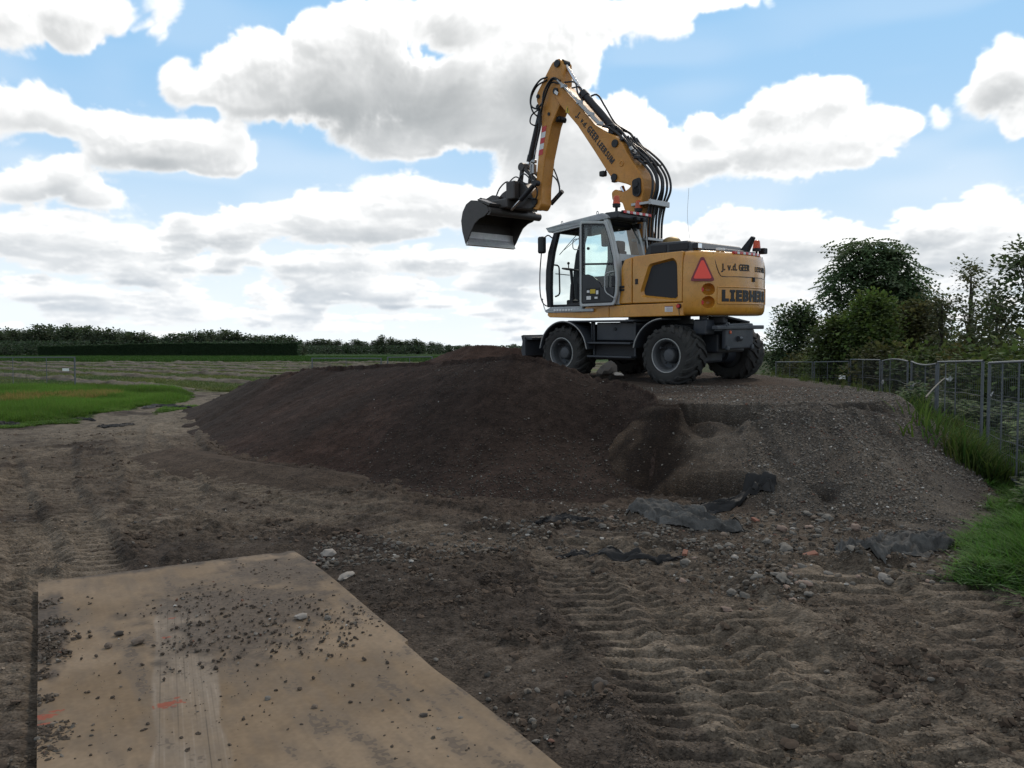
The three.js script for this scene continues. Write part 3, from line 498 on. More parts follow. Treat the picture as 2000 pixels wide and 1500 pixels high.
// ---------------------------------------------------------------- stones, pebbles, clods
function lumpGeo(seed, detail, flat, rough) {
  const g = new THREE.IcosahedronGeometry(1, detail), p = g.attributes.position, r = rng(seed), ox = r() * 50;
  for (let i = 0; i < p.count; i++) { const x = p.getX(i), y = p.getY(i), z = p.getZ(i), k = 1 + rough * n3(x * 1.3 + ox, y * 1.3, z * 1.3) + rough * 0.5 * n3(x * 3.1, y * 3.1 + ox, z * 3.1); p.setXYZ(i, x * k * (0.9 + 0.35 * lat2(seed, 1)), y * k * flat, z * k * (0.95 + 0.3 * lat2(seed, 2))); }
  return toCreasedNormals(g, 0.9);
}
const pebbleGeos = [lumpGeo(3, 1, .62, .35), lumpGeo(4, 1, .5, .3), lumpGeo(5, 1, .7, .45)];
const clodGeos = [lumpGeo(13, 1, .8, .7), lumpGeo(14, 1, .7, .8)], crumbGeos = [lumpGeo(15, 0, .8, .6), lumpGeo(16, 0, .7, .7)];
const stoneGeos = [lumpGeo(23, 2, .62, .45), lumpGeo(24, 2, .5, .4), lumpGeo(25, 2, .72, .5), lumpGeo(26, 2, .42, .45)];
const stoneMat = soil({ roughness: 0.85, specularIntensity: 0.35 }), clodMat = soil({ specularIntensity: 0.15 });
const dummy = new THREE.Object3D();
function scatter(name, label, geos, material, spots) {   // one lot of things nobody could count
  const g = new THREE.Group(); g.name = numbered(name); tag(g, label, null, null, 'stuff'); scene.add(g);
  geos.forEach((geo, q) => {
    const mine = spots.filter((_, i) => i % geos.length === q), im = new THREE.InstancedMesh(geo, material, mine.length); im.name = numbered(name + '_pieces'); im.userData = { kind: 'stuff' };
    mine.forEach((s, i) => { dummy.position.set(s.x, s.y, s.z); dummy.rotation.set(s.rx ?? 0, s.ry ?? 0, s.rz ?? 0); dummy.scale.set(s.s * (s.sx ?? 1), s.s * (s.sy ?? 1), s.s); dummy.updateMatrix(); im.setMatrixAt(i, dummy.matrix); im.setColorAt(i, s.c); });
    g.add(im);
  });
  return g;
}
function stoneColor(r, dark = 1) { const t = r(), v = 0.5 + r(); if (t < 0.02) return col(0.5 * dark, 0.47 * dark, 0.43 * dark); if (t < 0.05) return col(0.15 * v * dark, 0.08 * v * dark, 0.058 * v * dark); if (t < 0.5) return col(0.15 * v * dark, 0.125 * v * dark, 0.1 * v * dark); return col(0.16 * v * dark, 0.145 * v * dark, 0.127 * v * dark); }
const spin = (r) => ({ rx: (r() - .5) * 0.9, ry: r() * 6.28, rz: (r() - .5) * 0.9, sy: 0.7 + 0.6 * r() });
const rubbleZone = pl([[1180, 985], [1270, 1010], [1500, 1000], [1650, 1010], [1850, 1040], [1890, 1090], [1850, 1140], [1700, 1140], [1560, 1180], [1400, 1150], [1250, 1100], [1050, 1075], [860, 1090], [640, 1110], [590, 1075], [640, 1050], [860, 1030], [1040, 1010]], 0);
{
  const r = rng(401), spots = [];
  for (let k = 0; k < 110000 && spots.length < 60000; k++) {                    // on the gravel heap
    const x = 0.9 + r() * 8.6, z = -7.4 - r() * 7.5; const [h, worn, inP, dp] = gravelHeap(x, z); if (h < 0.02) continue;
    const dens = (inP ? (dp < 1.5 ? 0.25 : 0.1) : smooth(-0.35, 0.25, fbm(x * 1.1 + 5, z * 1.1, 3) + 0.25 * smooth(2, 4.5, x))) * (worn > 0.3 ? 0.3 : 1) * smooth(2.1, 3.1, x + 0.5 * n2(x * 2, z * 2)); if (r() > dens + 0.04) continue;
    spots.push({ x, z, y: h + 0.004, s: 0.005 + 0.012 * Math.pow(r(), 2.5), ...spin(r), c: stoneColor(r, 0.85) });
  }
  scatter('gravel', 'loose grey gravel over the slope of the gravel heap', pebbleGeos, stoneMat, spots);
}
{
  const r = rng(402), spots = [];
  for (let k = 0; k < 60000 && spots.length < 24000; k++) {                     // fallen to the foot of the soil heap
    const x = -9.5 + r() * 12.5, z = -8.7 - r() * 8; const h = heap1(x, z); if (h < 0.0 || !inside(front1, x, z)) continue;
    const low = smooth(0.9, 0.0, h), right = smooth(-3.5, 0.5, x), band = smooth(0.05, 0.35, fbm(x * 1.2, z * 1.2 + 8, 2) + 0.5 * right - 0.1); if (r() > 0.05 + 0.75 * low * right + 0.35 * band * right) continue;
    spots.push({ x, z, y: h + 0.003, s: 0.005 + 0.01 * Math.pow(r(), 2), ...spin(r), c: stoneColor(r, 0.42) });
  }
  scatter('gravel', 'dark gravel rolled down to the foot of the dark soil heap', pebbleGeos, stoneMat, spots);
}
{
  const r = rng(403), spots = [], clods = [];
  for (let k = 0; k < 90000; k++) {
    const D = 2.6 + Math.pow(r(), 1.4) * 15, x = (r() - 0.5) * 2 * (D * 0.68 + 0.3), z = -D; if (plateTop(x, z) || landHigh(x, z)) continue;
    const [h, pressed] = groundH(x, z), rub = inside(rubbleZone, x, z) ? 1 : 0, patch = smooth(0.1, 0.5, fbm(x * 1.3 + 70, z * 1.3, 3)), left = smooth(-1, -3, x);
    if (r() < (0.02 + 0.75 * rub + 0.22 * patch) * (1 - 0.8 * pressed)) spots.push({ x, z, y: h + 0.004, s: (0.005 + 0.015 * Math.pow(r(), 2.5)) * (rub ? 1.35 : 1), ...spin(r), c: stoneColor(r, rub ? 0.72 : 0.7) });
  }
  for (let k = 0; k < 70000 && clods.length < 12000; k++) {
    const D = 2.6 + Math.pow(r(), 1.4) * 14, x = (r() - 0.5) * 2 * (D * 0.68 + 0.3), z = -D; if (plateTop(x, z) || landHigh(x, z)) continue;
    const line = smooth(0.2, 0.5, n2(x * 1.7 + 12, z * 2.6) * 0.6 + n2(x * 4.1, z * 6.2 + 20) * 0.5); if (r() > 0.015 + 0.6 * line) continue;
    const [h, pr] = groundH(x, z), v = 0.7 + 0.6 * r(); if (pr > 0.3 && r() < 0.85) continue; clods.push({ x, z, y: h + 0.002, s: 0.006 + 0.024 * Math.pow(r(), 3.5), ...spin(r), sx: 1 + 0.6 * r(), c: col(0.08 * v, 0.06 * v, 0.046 * v) });
  }
  scatter('gravel', 'small stones and pebbles pressed into the brown earth of the yard', pebbleGeos, stoneMat, spots);
  const crumbs = [], cc = [0, 0, 0];
  for (let k = 0; k < 200000 && crumbs.length < 60000; k++) {
    const D = 2.6 + Math.pow(r(), 1.7) * 12, x = (r() - 0.5) * 2 * (D * 0.68 + 0.3), z = -D; if (plateTop(x, z)) continue;
    const m = smooth(-0.15, 0.4, n2(x * 1.4 - 7, z * 2) * 0.6 + n2(x * 4.7, z * 5.9) * 0.45); if (r() > 0.06 + 0.75 * m || landHigh(x, z)) continue;
    const [h, pr, ri] = groundH(x, z); if (pr > 0.3 && r() < 0.7) continue; groundColor(x, z, pr, ri, h, cc); const v = 0.6 + 0.6 * r(); crumbs.push({ x, z, y: h + 0.001, s: 0.003 + 0.009 * Math.pow(r(), 2.5), ...spin(r), c: col(cc[0] * v, cc[1] * v, cc[2] * v) });
  }
  scatter('mud_crumbs', 'small crumbs of dry and damp earth all over the yard', crumbGeos, clodMat, crumbs);
  scatter('mud_clods', 'dark crumbs and clods of mud thrown up between the tyre tracks', clodGeos, clodMat, clods);
}
function landHigh(x, z) { return z < -7.2 && Math.max(heap1(x, z), gravelHeap(x, z)[0], fan(x, z)) > groundH(x, z)[0] + 0.01; }
{
  const r = rng(404), spots = [], onPlate = (px, py) => { const [x, z] = G(px, py); return [x, z]; };
  const dirt = [[520, 1190], [560, 1120], [450, 1240], [430, 1175], [600, 1230]].map((p) => G(...p)), pile = [[88, 1185, 1], [92, 1220, 1], [96, 1255, 1.2], [98, 1290, 1], [84, 1325, .7], [78, 1370, .6], [84, 1440, .9], [90, 1480, .6]].map(([x, y, w]) => [...G(x, y), w]);
  for (let k = 0; k < 60000; k++) {
    const px = 60 + r() * 1000, py = 1080 + r() * 420, [x, z] = onPlate(px, py); if (!plateTop(x, z)) continue;
    let d = 9; for (const p of dirt) d = Math.min(d, Math.hypot(x - p[0], z - p[1]) / 0.4); let e = 9; for (const p of pile) e = Math.min(e, Math.hypot(x - p[0], z - p[1]) / (0.13 * p[2]) + 0.5 * n2(x * 11, z * 11));
    const dens = 0.012 + 0.2 * smooth(1.5, 0.3, d + 0.5 * n2(x * 5, z * 5)) + 0.4 * smooth(1.1, 0.4, e); if (r() > dens) continue;
    const light = r() < 0.25; spots.push({ x, z, y: 0.016, s: 0.0018 + 0.0095 * Math.pow(r(), 3.2) + (e < 1 ? 0.003 : 0), ...spin(r), c: light ? stoneColor(r, 0.9) : col(0.075, 0.06, 0.048) });
  }
  scatter('crumbs', 'crumbs of earth and grit lying on the steel road plate', clodGeos.concat(pebbleGeos[0]), clodMat, spots);
}
// stones one can pick out
const mats = { white: std({ color: col(.27, .24, .21), roughness: .85 }), pink: std({ color: col(.2, .14, .11), roughness: .85 }), grey: std({ color: col(.12, .108, .093), roughness: .85 }), brown: std({ color: col(.12, .09, .068), roughness: .9 }), dark: std({ color: col(.06, .05, .042), roughness: 1 }), brick: std({ color: col(.2, .085, .055), roughness: .92 }) };
function stone(px, py, wPx, kind, geo, name, label, category, group, h = 0) {
  const [x, z] = G(px, py, h), s = wPx / FPX * Math.hypot(x, z) / 2, m = top(stoneGeos[geo], mats[kind], name, label, category, group);
  const y = plateTop(x, z) ? 0.014 : h || groundH(x, z)[0]; m.position.set(x, y + s * 0.25, z); m.scale.setScalar(s); m.rotation.set(0.2, px * 1.7, 0.15 * ((px % 7) - 3) / 3); return m;
}
stone(642, 1083, 26, 'white', 0, 'boulder', 'largest pale rounded stone just past the far right corner of the plate', 'stone');
stone(612, 1094, 14, 'pink', 1, 'stone', 'pinkish stone beside the largest pale stone at the plate corner', 'stone');
stone(676, 1121, 24, 'white', 3, 'stone', 'flat whitish stone between the plate edge and the bare dark earth', 'stone');
stone(588, 1211, 20, 'white', 2, 'stone', 'biggest white stone lying on the dirty right part of the plate', 'stone');
stone(640, 1213, 13, 'grey', 0, 'stone', 'grey stone on the plate near its right edge, right of the white stone', 'stone');
stone(270, 1259, 24, 'brown', 1, 'stone', 'largest brown lump on the plate, left of the tread strip', 'stone');
stone(233, 1243, 14, 'dark', 2, 'stone', 'dark lump on the plate above and left of the largest brown lump', 'stone');
stone(211, 1267, 13, 'brown', 0, 'stone', 'small brown lump on the plate, second left of the largest brown lump', 'stone');
stone(828, 1404, 14, 'dark', 2, 'stone', 'dark stone alone on the bare right side of the plate near its edge', 'stone');
stone(614, 1388, 12, 'brown', 0, 'stone', 'brown stone in the middle of the bare lower plate', 'stone');
stone(900, 1410, 11, 'grey', 1, 'stone', 'small grey stone on the plate, nearest to its lower right edge', 'stone');
stone(523, 1371, 12, 'grey', 1, 'stone', 'grey stone on the plate right of the red brick smear', 'stone');
stone(1535, 1080, 24, 'grey', 1, 'stone', 'long pale grey cobble just left of the red brick in the rubble', 'stone');
stone(1508, 1004, 14, 'grey', 0, 'stone', 'round grey cobble at the end of the black cloth strip', 'stone');
stone(1378, 951, 18, 'white', 3, 'stone', 'flat white stone below the broken lip of the gravel heap', 'stone');
stone(1434, 1092, 14, 'white', 0, 'stone', 'round whitish stone in the rubble left of the long pale cobble', 'stone');
stone(1550, 1180, 15, 'pink', 0, 'stone', 'pale tan stone standing on the dark patch right of centre', 'stone');
stone(1420, 1183, 16, 'pink', 3, 'stone', 'flat reddish stone in the pebble strip right of centre', 'stone');
stone(1530, 1143, 24, 'grey', 3, 'stone', 'long sandy slab of stone near the end of the cloth heap', 'stone');
stone(1172, 1345, 34, 'dark', 0, 'mud_clod', 'big dark mud clod at the right end of the wet ruts', 'clod');
stone(1111, 1366, 16, 'dark', 2, 'mud_clod', 'small round mud clod left of the big dark clod', 'clod');
{
  const at = (px, py, D, w, kind, geo, name, label, cat) => { const p = At(px, py, D), s = w / FPX * D / 2, m = top(stoneGeos[geo], mats[kind], name, label, cat); m.position.set(...p); m.scale.setScalar(s); m.rotation.set(.1, 1.3, .1); };
  at(1184, 724, 13.9, 44, 'dark', 2, 'mud_clod', 'large brown lump of soil on the heap in front of the excavator chassis', 'clod');
  at(1207, 731, 13.7, 16, 'white', 3, 'stone', 'pale flat scrap beside the soil lump under the excavator', 'stone');
}
{
  const r = rng(405), spotsR = [];
  for (let k = 0; k < 4000 && spotsR.length < 90; k++) { const px = 1150 + r() * 740, py = 985 + r() * 190, [x, z] = G(px, py); if (!inside(rubbleZone, x, z) || landHigh(x, z)) continue; spotsR.push([px, py, 10 + 12 * Math.pow(r(), 2), r() < 0.12 ? 'brown' : r() < 0.12 ? 'pink' : r() < 0.08 ? 'white' : 'grey', Math.floor(r() * 4)]); }
  for (const [px, py, w, kind, geo] of spotsR) stone(px, py, w, kind, geo, 'cobble', 'loose cobble in the rubble before the gravel heap', 'cobble', 'cobbles in the rubble before the gravel heap');
  // half bricks
  const bg = (() => { const g = new RoundedBoxGeometry(0.2, 0.06, 0.1, 2, 0.008), p = g.attributes.position; for (let i = 0; i < p.count; i++) p.setXYZ(i, p.getX(i) + 0.006 * n3(p.getY(i) * 30, p.getZ(i) * 30, 1), p.getY(i) + 0.006 * n3(p.getX(i) * 30, p.getZ(i) * 30, 4), p.getZ(i)); g.computeVertexNormals(); return g; })();
  [[1582, 1091, .62, .2, 'whole-looking red brick lying in the rubble left of the right cloth'], [1566, 1008, .5, .9, 'small red brick piece under the broken gravel slope'], [1475, 1022, .42, 2.1, 'reddish brick piece right of the end of the left cloth'], [1338, 1088, .4, 1.2, 'dull red brick scrap in the rubble below the left cloth']].forEach(([px, py, s, a, l]) => {
    const [x, z] = G(px, py), m = top(bg, mats.brick, 'brick', l, 'brick'); m.position.set(x, groundH(x, z)[0] + 0.03 * s, z); m.rotation.set(0.1, a, 0.15); m.scale.setScalar(s);
  });
}

// ---------------------------------------------------------------- torn sheets of grey ground cloth
const clothTex = tile(256, (x, y) => { const v = 0.62 + 0.2 * wrapNoise(x, y, 5, 21) + 0.12 * wrapNoise(x, y, 40, 22) + 0.08 * Math.sin(x * 256 * 0.8) * Math.sin(y * 256 * 0.8); return [v, v, v]; }, true);
const clothMat = soil({ color: col(.14, .136, .13), map: clothTex, specularIntensity: 0.15, side: THREE.DoubleSide }), plasticMat = soil({ color: col(.028, .027, .027), roughness: 0.7, specularIntensity: 0.4, side: THREE.DoubleSide });
function cloth(line, widths, seed, high, material, label, name = 'ground_cloth') {        // a strip of cloth, crumpled; line in photograph places
  const c = line.map((p) => G(...p)), N = 90, M = 34, pos = [], uv = [], idx = [], curve = new THREE.CatmullRomCurve3(c.map((p) => new THREE.Vector3(p[0], 0, p[1])));
  for (let i = 0; i <= N; i++) {
    const t = i / N, p = curve.getPoint(t), d = curve.getTangent(t), sx = -d.z, sz = d.x, wt = t * (widths.length - 1), wi = Math.min(widths.length - 2, Math.floor(wt)), w = mix(widths[wi], widths[wi + 1], wt - wi) * (1 + 0.25 * n2(t * 9, seed));
    for (let j = 0; j <= M; j++) {
      const q = j / M * 2 - 1, jag = 1 + 0.12 * n2(t * 22, seed + q), x = p.x + sx * q * w * jag + 0.03 * n2(t * 14, q * 3 + seed), z = p.z + sz * q * w * jag + 0.03 * n2(t * 12 + 5, q * 3 + seed);
      const bend = q + 0.5 * n2(t * 3 + seed, 4), fold = Math.abs(n2(t * 2.6 + seed, bend * 2.7)) * 0.85 + Math.abs(n2(t * 5.5 + bend * 2.2 + seed, bend * 4.3)) * 0.5 + 0.12 * Math.abs(n2(t * 17 + q * 3, bend * 11 + seed));
      const edge = Math.min(smooth(0, 0.3, 1 - Math.abs(q)), smooth(0, 0.08, t), smooth(0, 0.08, 1 - t));
      pos.push(x, landH(x, z) + 0.004 + high * (1.05 - fold) * (0.18 + 0.82 * edge), z); uv.push(t * 4, q * 2);
    }
  }
  for (let i = 0; i < N; i++) for (let j = 0; j < M; j++) { const a = i * (M + 1) + j; idx.push(a, a + 1, a + M + 1, a + 1, a + M + 2, a + M + 1); }
  const g = new THREE.BufferGeometry(); g.setAttribute('position', new THREE.Float32BufferAttribute(pos, 3)); g.setAttribute('uv', new THREE.Float32BufferAttribute(uv, 2)); g.setIndex(idx); g.computeVertexNormals();
  return top(g, material, name, label, 'ground cloth');
}
cloth([[1238, 998], [1290, 1008], [1345, 1020], [1400, 1035], [1455, 1043]], [.16, .32, .3, .15, .05], 3, .13, clothMat, 'larger crumpled grey ground cloth below the left of the gravel heap');
cloth([[1325, 1012], [1375, 1000], [1430, 990], [1480, 985], [1512, 990]], [.07, .1, .12, .14, .06], 9, .12, plasticMat, 'dark twisted strip of cloth running right from the larger grey cloth');
cloth([[1648, 1090], [1690, 1085], [1740, 1080], [1800, 1072], [1858, 1070]], [.14, .2, .26, .22, .04], 15, .14, clothMat, 'crumpled grey ground cloth at the right near the green verge');
cloth([[1042, 1020], [1090, 1018], [1140, 1017], [1185, 1019]], [.02, .07, .06, .01], 21, .05, plasticMat, 'narrow black scrap of cloth left of the larger grey cloth');
cloth([[1090, 1080], [1140, 1078], [1200, 1082], [1270, 1086], [1330, 1090]], [.02, .06, .08, .05, .02], 27, .04, plasticMat, 'half buried black scrap of cloth below the larger grey cloth');
cloth([[278, 798], [310, 795], [350, 796], [375, 797]], [.1, .25, .2, .05], 33, .07, plasticMat, 'flat black scrap beside the grass near the left end of the soil heap');
cloth([[190, 836], [225, 834], [262, 830]], [.05, .16, .05], 39, .06, plasticMat, 'small black scrap on the sandy path below the grass edge');
cloth([[-10, 833], [10, 832], [35, 834]], [.3, .3, .06], 45, .08, plasticMat, 'black scrap at the left picture edge under the grass');
cloth([[140, 821], [160, 819], [185, 823]], [.05, .14, .05], 51, .06, plasticMat, 'black scrap lying at the front edge of the left grass');
// ---------------------------------------------------------------- foliage helpers
function buffer(pos, nor, uv, idx, colr) { const g = new THREE.BufferGeometry(); g.setAttribute('position', new THREE.Float32BufferAttribute(pos, 3)); if (uv) g.setAttribute('uv', new THREE.Float32BufferAttribute(uv, 2)); if (colr) g.setAttribute('color', new THREE.Float32BufferAttribute(colr, 3)); g.setIndex(idx); if (nor) g.setAttribute('normal', new THREE.Float32BufferAttribute(nor, 3)); else g.computeVertexNormals(); return g; }
const leafMat = (o = {}) => new THREE.MeshPhysicalMaterial({ vertexColors: true, roughness: 0.95, specularIntensity: 0.25, transmission: 0.42, thickness: 0, side: THREE.DoubleSide, ...o });
const foliage = leafMat(), grassMat = new THREE.MeshPhysicalMaterial({ vertexColors: true, color: col(1, 1, 1), roughness: 0.95, specularIntensity: 0.25, transmission: 0.35, thickness: 0, side: THREE.DoubleSide });
const barkMat = std({ color: col(.07, .058, .045), roughness: 1 });
class Leaves {                                           // many small bent leaves in one crown
  constructor() { this.p = []; this.c = []; this.i = []; }
  leaf(x, y, z, dir, size, wide, c) {                    // dir: where the tip points
    const l = Math.hypot(...dir) || 1, d = dir.map((v) => v / l * size), ax = Math.abs(dir[1]) < 0.9 * l ? [0, 1, 0] : [1, 0, 0];
    let s = [d[1] * ax[2] - d[2] * ax[1], d[2] * ax[0] - d[0] * ax[2], d[0] * ax[1] - d[1] * ax[0]]; const sl = Math.hypot(...s) || 1; s = s.map((v) => v / sl * size * wide);
    const n = this.p.length / 3, up = size * 0.12;
    this.p.push(x, y, z, x + d[0] * .45 + s[0], y + d[1] * .45 + s[1] + up, z + d[2] * .45 + s[2], x + d[0] * .45 - s[0], y + d[1] * .45 - s[1] + up, z + d[2] * .45 - s[2], x + d[0], y + d[1], z + d[2]);
    for (let k = 0; k < 4; k++) this.c.push(...c); this.i.push(n, n + 1, n + 2, n + 1, n + 3, n + 2);
  }
  done() { return buffer(this.p, null, null, this.i, this.c); }
}
function limb(points, r0, r1, sides = 7) {               // tapered limb through points
  const curve = new THREE.CatmullRomCurve3(points.map((p) => new THREE.Vector3(...p))), n = Math.max(4, points.length * 3), g = new THREE.TubeGeometry(curve, n, 1, sides), p = g.attributes.position, v = new THREE.Vector3();
  for (let i = 0; i <= n; i++) { const c = curve.getPointAt(i / n), r = mix(r0, r1, i / n); for (let j = 0; j <= sides; j++) { const k = i * (sides + 1) + j; v.fromBufferAttribute(p, k).sub(c).multiplyScalar(r).add(c); p.setXYZ(k, v.x, v.y, v.z); } }
  return g;
}
// a tree: trunk, limbs, crown of leaf clumps inside a rough shape. shape(t, a) gives radius at height fraction t and angle a
function makeTree(seed, { h, r, base, clumps, per, leaf, wide, tone, droop = 0, limbs = 7, profile, sparse = 0, compound = false, lean = 0 }) {
  const q = rng(seed), L = new Leaves(), wood = [], tips = [];
  wood.push(limb([[0, -0.2, 0], [0.03 * h * (q() - .5), h * 0.3, 0.03 * h * (q() - .5)], [lean * .5, h * 0.62, 0], [lean, h * 0.93, 0]], 0.022 * h + 0.02, 0.006 * h));
  for (let k = 0; k < clumps; k++) {
    const t = mix(base, 1, Math.pow(q(), 0.85)), a = q() * Math.PI * 2, bump = 0.82 + 0.3 * n2(a * 1.3 + seed, t * 5) + 0.15 * n2(a * 4 + seed, t * 11), R = r * profile(t) * bump, f = Math.pow(q(), 0.45);
    tips.push([lean * t + Math.cos(a) * R * f, h * t * (0.97 + 0.05 * q()), Math.sin(a) * R * f, f]);
  }
  for (let k = 0; k < limbs; k++) { const e = tips[Math.floor(q() * tips.length)], t0 = Math.max(0.12, e[1] / h - 0.3); wood.push(limb([[lean * t0, h * t0, 0], [e[0] * .45, mix(h * t0, e[1], .55), e[2] * .45], [e[0] * .95, e[1], e[2] * .95]], 0.01 * h, 0.002 * h, 5)); }
  for (const [cx, cy, cz, f] of tips) {
    const cr = leaf * (compound ? 3.2 : 3.6) * (0.7 + 0.6 * q()), v = 0.75 + 0.5 * q(), yel = q();
    const n = Math.round(per * (1 - sparse * q()));
    if (compound) {
      for (let s = 0; s < n / 9; s++) {
        const a = q() * 6.283, e = (q() - .55) * 1.2, len = leaf * 4.2 * (.7 + .5 * q()), d = [Math.cos(a) * Math.cos(e), Math.sin(e) - droop, Math.sin(a) * Math.cos(e)], ox = cx + (q() - .5) * cr, oy = cy + (q() - .5) * cr, oz = cz + (q() - .5) * cr;
        for (let m = 0; m < 9; m++) { const u = (m + 1) / 9.5, y = oy + d[1] * len * u - droop * len * u * u * .6, sd = m % 2 ? 1 : -1, k = v * (.85 + .3 * q()); L.leaf(ox + d[0] * len * u, y, oz + d[2] * len * u, [d[0] * .7 - d[2] * sd, d[1] * .6 - .5, d[2] * .7 + d[0] * sd], leaf, wide, tone.map((c, i) => c * k * (i === 0 ? 1 + .25 * yel : 1))); }
      }
    } else for (let s = 0; s < n; s++) {
      const a = q() * 6.283, w = q() * 2 - 1, rad = cr * Math.cbrt(q()), c = Math.sqrt(1 - w * w), x = cx + Math.cos(a) * c * rad, y = cy + w * rad * 0.8, z = cz + Math.sin(a) * c * rad, k = v * (.8 + .4 * q());
      L.leaf(x, y, z, [Math.cos(a) * c + q() - .5, w * .6 - droop + (q() - .5), Math.sin(a) * c + q() - .5], leaf * (.7 + .6 * q()), wide, tone.map((cc, i) => cc * k * (i === 0 ? 1 + .35 * yel : 1)));
    }
  }
  return { trunk: mergeGeometries(wood), crown: L.done() };
}
function plantTree(t, name, label, category, x, y, z, turn = 0, group, s = 1) {
  const g = thing(name, label, category, group, [x, y, z], turn); g.scale.setScalar(s);
  const a = new THREE.Mesh(t.trunk, barkMat), b = new THREE.Mesh(t.crown, foliage); a.name = 'trunk'; b.name = 'crown'; g.add(a, b); return g;
}
const egg = (t) => Math.sin(Math.PI * Math.pow(clamp(t, 0, 1), 0.8)) ** 0.6, bushy = (t) => Math.sqrt(Math.max(0, 1 - Math.pow(t, 2.6))) * (0.75 + 0.25 * t), round = (t) => Math.sqrt(Math.max(0.02, 1 - Math.pow((t - 0.52) / 0.5, 2)));
// ---------------------------------------------------------------- far trees in a row, hedge, pylons
{
  const kinds = [11, 12, 13, 14, 15, 16].map((s, i) => makeTree(s, { h: 8, r: 3.2 + .3 * (i % 3), base: .16, clumps: 170, per: 16, leaf: .62, wide: .5, tone: [.06, .098, .046], limbs: 5, profile: i % 2 ? round : egg }));
  const skyline = [[-60, 652], [0, 652], [40, 648], [75, 646], [110, 647], [155, 646], [200, 650], [250, 654], [300, 660], [350, 656], [400, 655], [470, 656], [530, 662], [585, 666], [600, 670], [640, 667], [700, 669], [760, 664], [820, 670], [880, 676], [950, 678], [1060, 677], [1600, 676], [2050, 674]], r = rng(55);
  const top0 = (x) => { for (let i = 0; i + 1 < skyline.length; i++) if (x <= skyline[i + 1][0]) return mix(skyline[i][1], skyline[i + 1][1], (x - skyline[i][0]) / (skyline[i + 1][0] - skyline[i][0])); return 676; };
  let n = 0;
  for (let px = -50; px < 1080; px += 11 + 9 * r()) {
    const D = px < 590 ? 235 + 40 * r() : 330 + 60 * r(), y = top0(px) + (r() - .35) * 7, p = At(px, y, D), s = (p[1] + 0.2) / 8 * (0.95 + .1 * r()), o = plantTree(kinds[n++ % 6], 'far_tree', px < 590 ? 'dark rounded tree in the far row behind the clipped hedge' : 'dark rounded tree in the far row right of the clipped hedge', 'tree', p[0], -0.1, p[2], r() * 6.28, px < 590 ? 'far trees behind the hedge' : 'far trees right of the hedge', s);
    if (s < 0.8) o.scale.set(s * 1.35, s, s * 1.35);
  }
  // the far wood's dark lower storey
  const L = new Leaves(), q = rng(56);
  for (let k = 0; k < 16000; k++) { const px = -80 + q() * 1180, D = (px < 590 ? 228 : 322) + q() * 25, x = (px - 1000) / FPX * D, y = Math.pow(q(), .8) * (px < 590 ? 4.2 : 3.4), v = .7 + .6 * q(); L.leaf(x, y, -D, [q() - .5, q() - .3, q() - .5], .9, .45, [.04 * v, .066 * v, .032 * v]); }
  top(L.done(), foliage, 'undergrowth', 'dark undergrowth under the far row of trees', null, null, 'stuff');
  // clipped hedge
  const H = new Leaves(), core = []; const a = [(82 - 1000) / FPX * 212, -212], b = [(586 - 1000) / FPX * 200, -200], len = Math.hypot(b[0] - a[0], b[1] - a[1]), dx = (b[0] - a[0]) / len, dz = (b[1] - a[1]) / len;
  for (let k = 0; k < 60000; k++) { const s = q() * len, face = q(), w = 1.3, tall = mix(2.6, 3.35, smooth(0, .6, s / len)) + .1 * n2(s * .7, 3); let y, o; if (face < .7) { y = q() * tall; o = w * (1 - .9 * q() * q()) + .12 * n2(s, y); } else { y = tall + .06 * (q() - .5); o = (q() * 2 - 1) * w; } const v = .7 + .6 * q(); H.leaf(a[0] + dx * s - dz * o, y, a[1] + dz * s + dx * o, [(q() - .5), .5 + q(), 1 * q()], .32, .4, [.045 * v, .08 * v, .036 * v]); }
  const hg = thing('clipped_hedge', 'long dark clipped hedge before the far row of trees', 'hedge'); const fo = new THREE.Mesh(H.done(), foliage); fo.name = 'foliage'; hg.add(fo);
  // two power pylons beyond the wood
  const steel = std({ color: col(.2, .21, .22), roughness: .6, metalness: .5 });
  for (const [px, ty, D, l] of [[688, 663, 900, 'left one of the two tiny power pylons above the far trees'], [820, 666, 1000, 'right one of the two tiny power pylons above the far trees']]) {
    const p = At(px, ty, D), h = p[1], g = thing('power_pylon', l, 'pylon', 'power pylons beyond the far trees', [p[0], 0, p[2]]), rod = (x0, y0, z0, x1, y1, z1, w) => { const v = new THREE.Vector3(x1 - x0, y1 - y0, z1 - z0), b = new THREE.CylinderGeometry(w, w, v.length(), 5); b.applyQuaternion(new THREE.Quaternion().setFromUnitVectors(new THREE.Vector3(0, 1, 0), v.clone().normalize())); b.translate((x0 + x1) / 2, (y0 + y1) / 2, (z0 + z1) / 2); return b; };
    const body = [], arms = []; for (const sx of [-1, 1]) for (const sz of [-1, 1]) body.push(rod(sx * 1.6, 0, sz * 1.6, sx * .25, h, sz * .25, .13)); for (let k = 0; k < 6; k++) { const y0 = h * k / 6, y1 = h * (k + 1) / 6, w0 = mix(1.6, .25, k / 6), w1 = mix(1.6, .25, (k + 1) / 6); body.push(rod(-w0, y0, w0, w1, y1, w1, .09), rod(w0, y0, w0, -w1, y1, w1, .09)); }
    arms.push(rod(-5, h * .9, 0, 5, h * .9, 0, .2), rod(-5, h * .9, 0, 0, h, 0, .1), rod(5, h * .9, 0, 0, h, 0, .1), rod(-3.5, h * .78, 0, 3.5, h * .78, 0, .18));
    const m1 = new THREE.Mesh(mergeGeometries(body), steel), m2 = new THREE.Mesh(mergeGeometries(arms), steel); m1.name = 'lattice_tower'; m2.name = 'cross_arm'; g.add(m1, m2);
  }
}
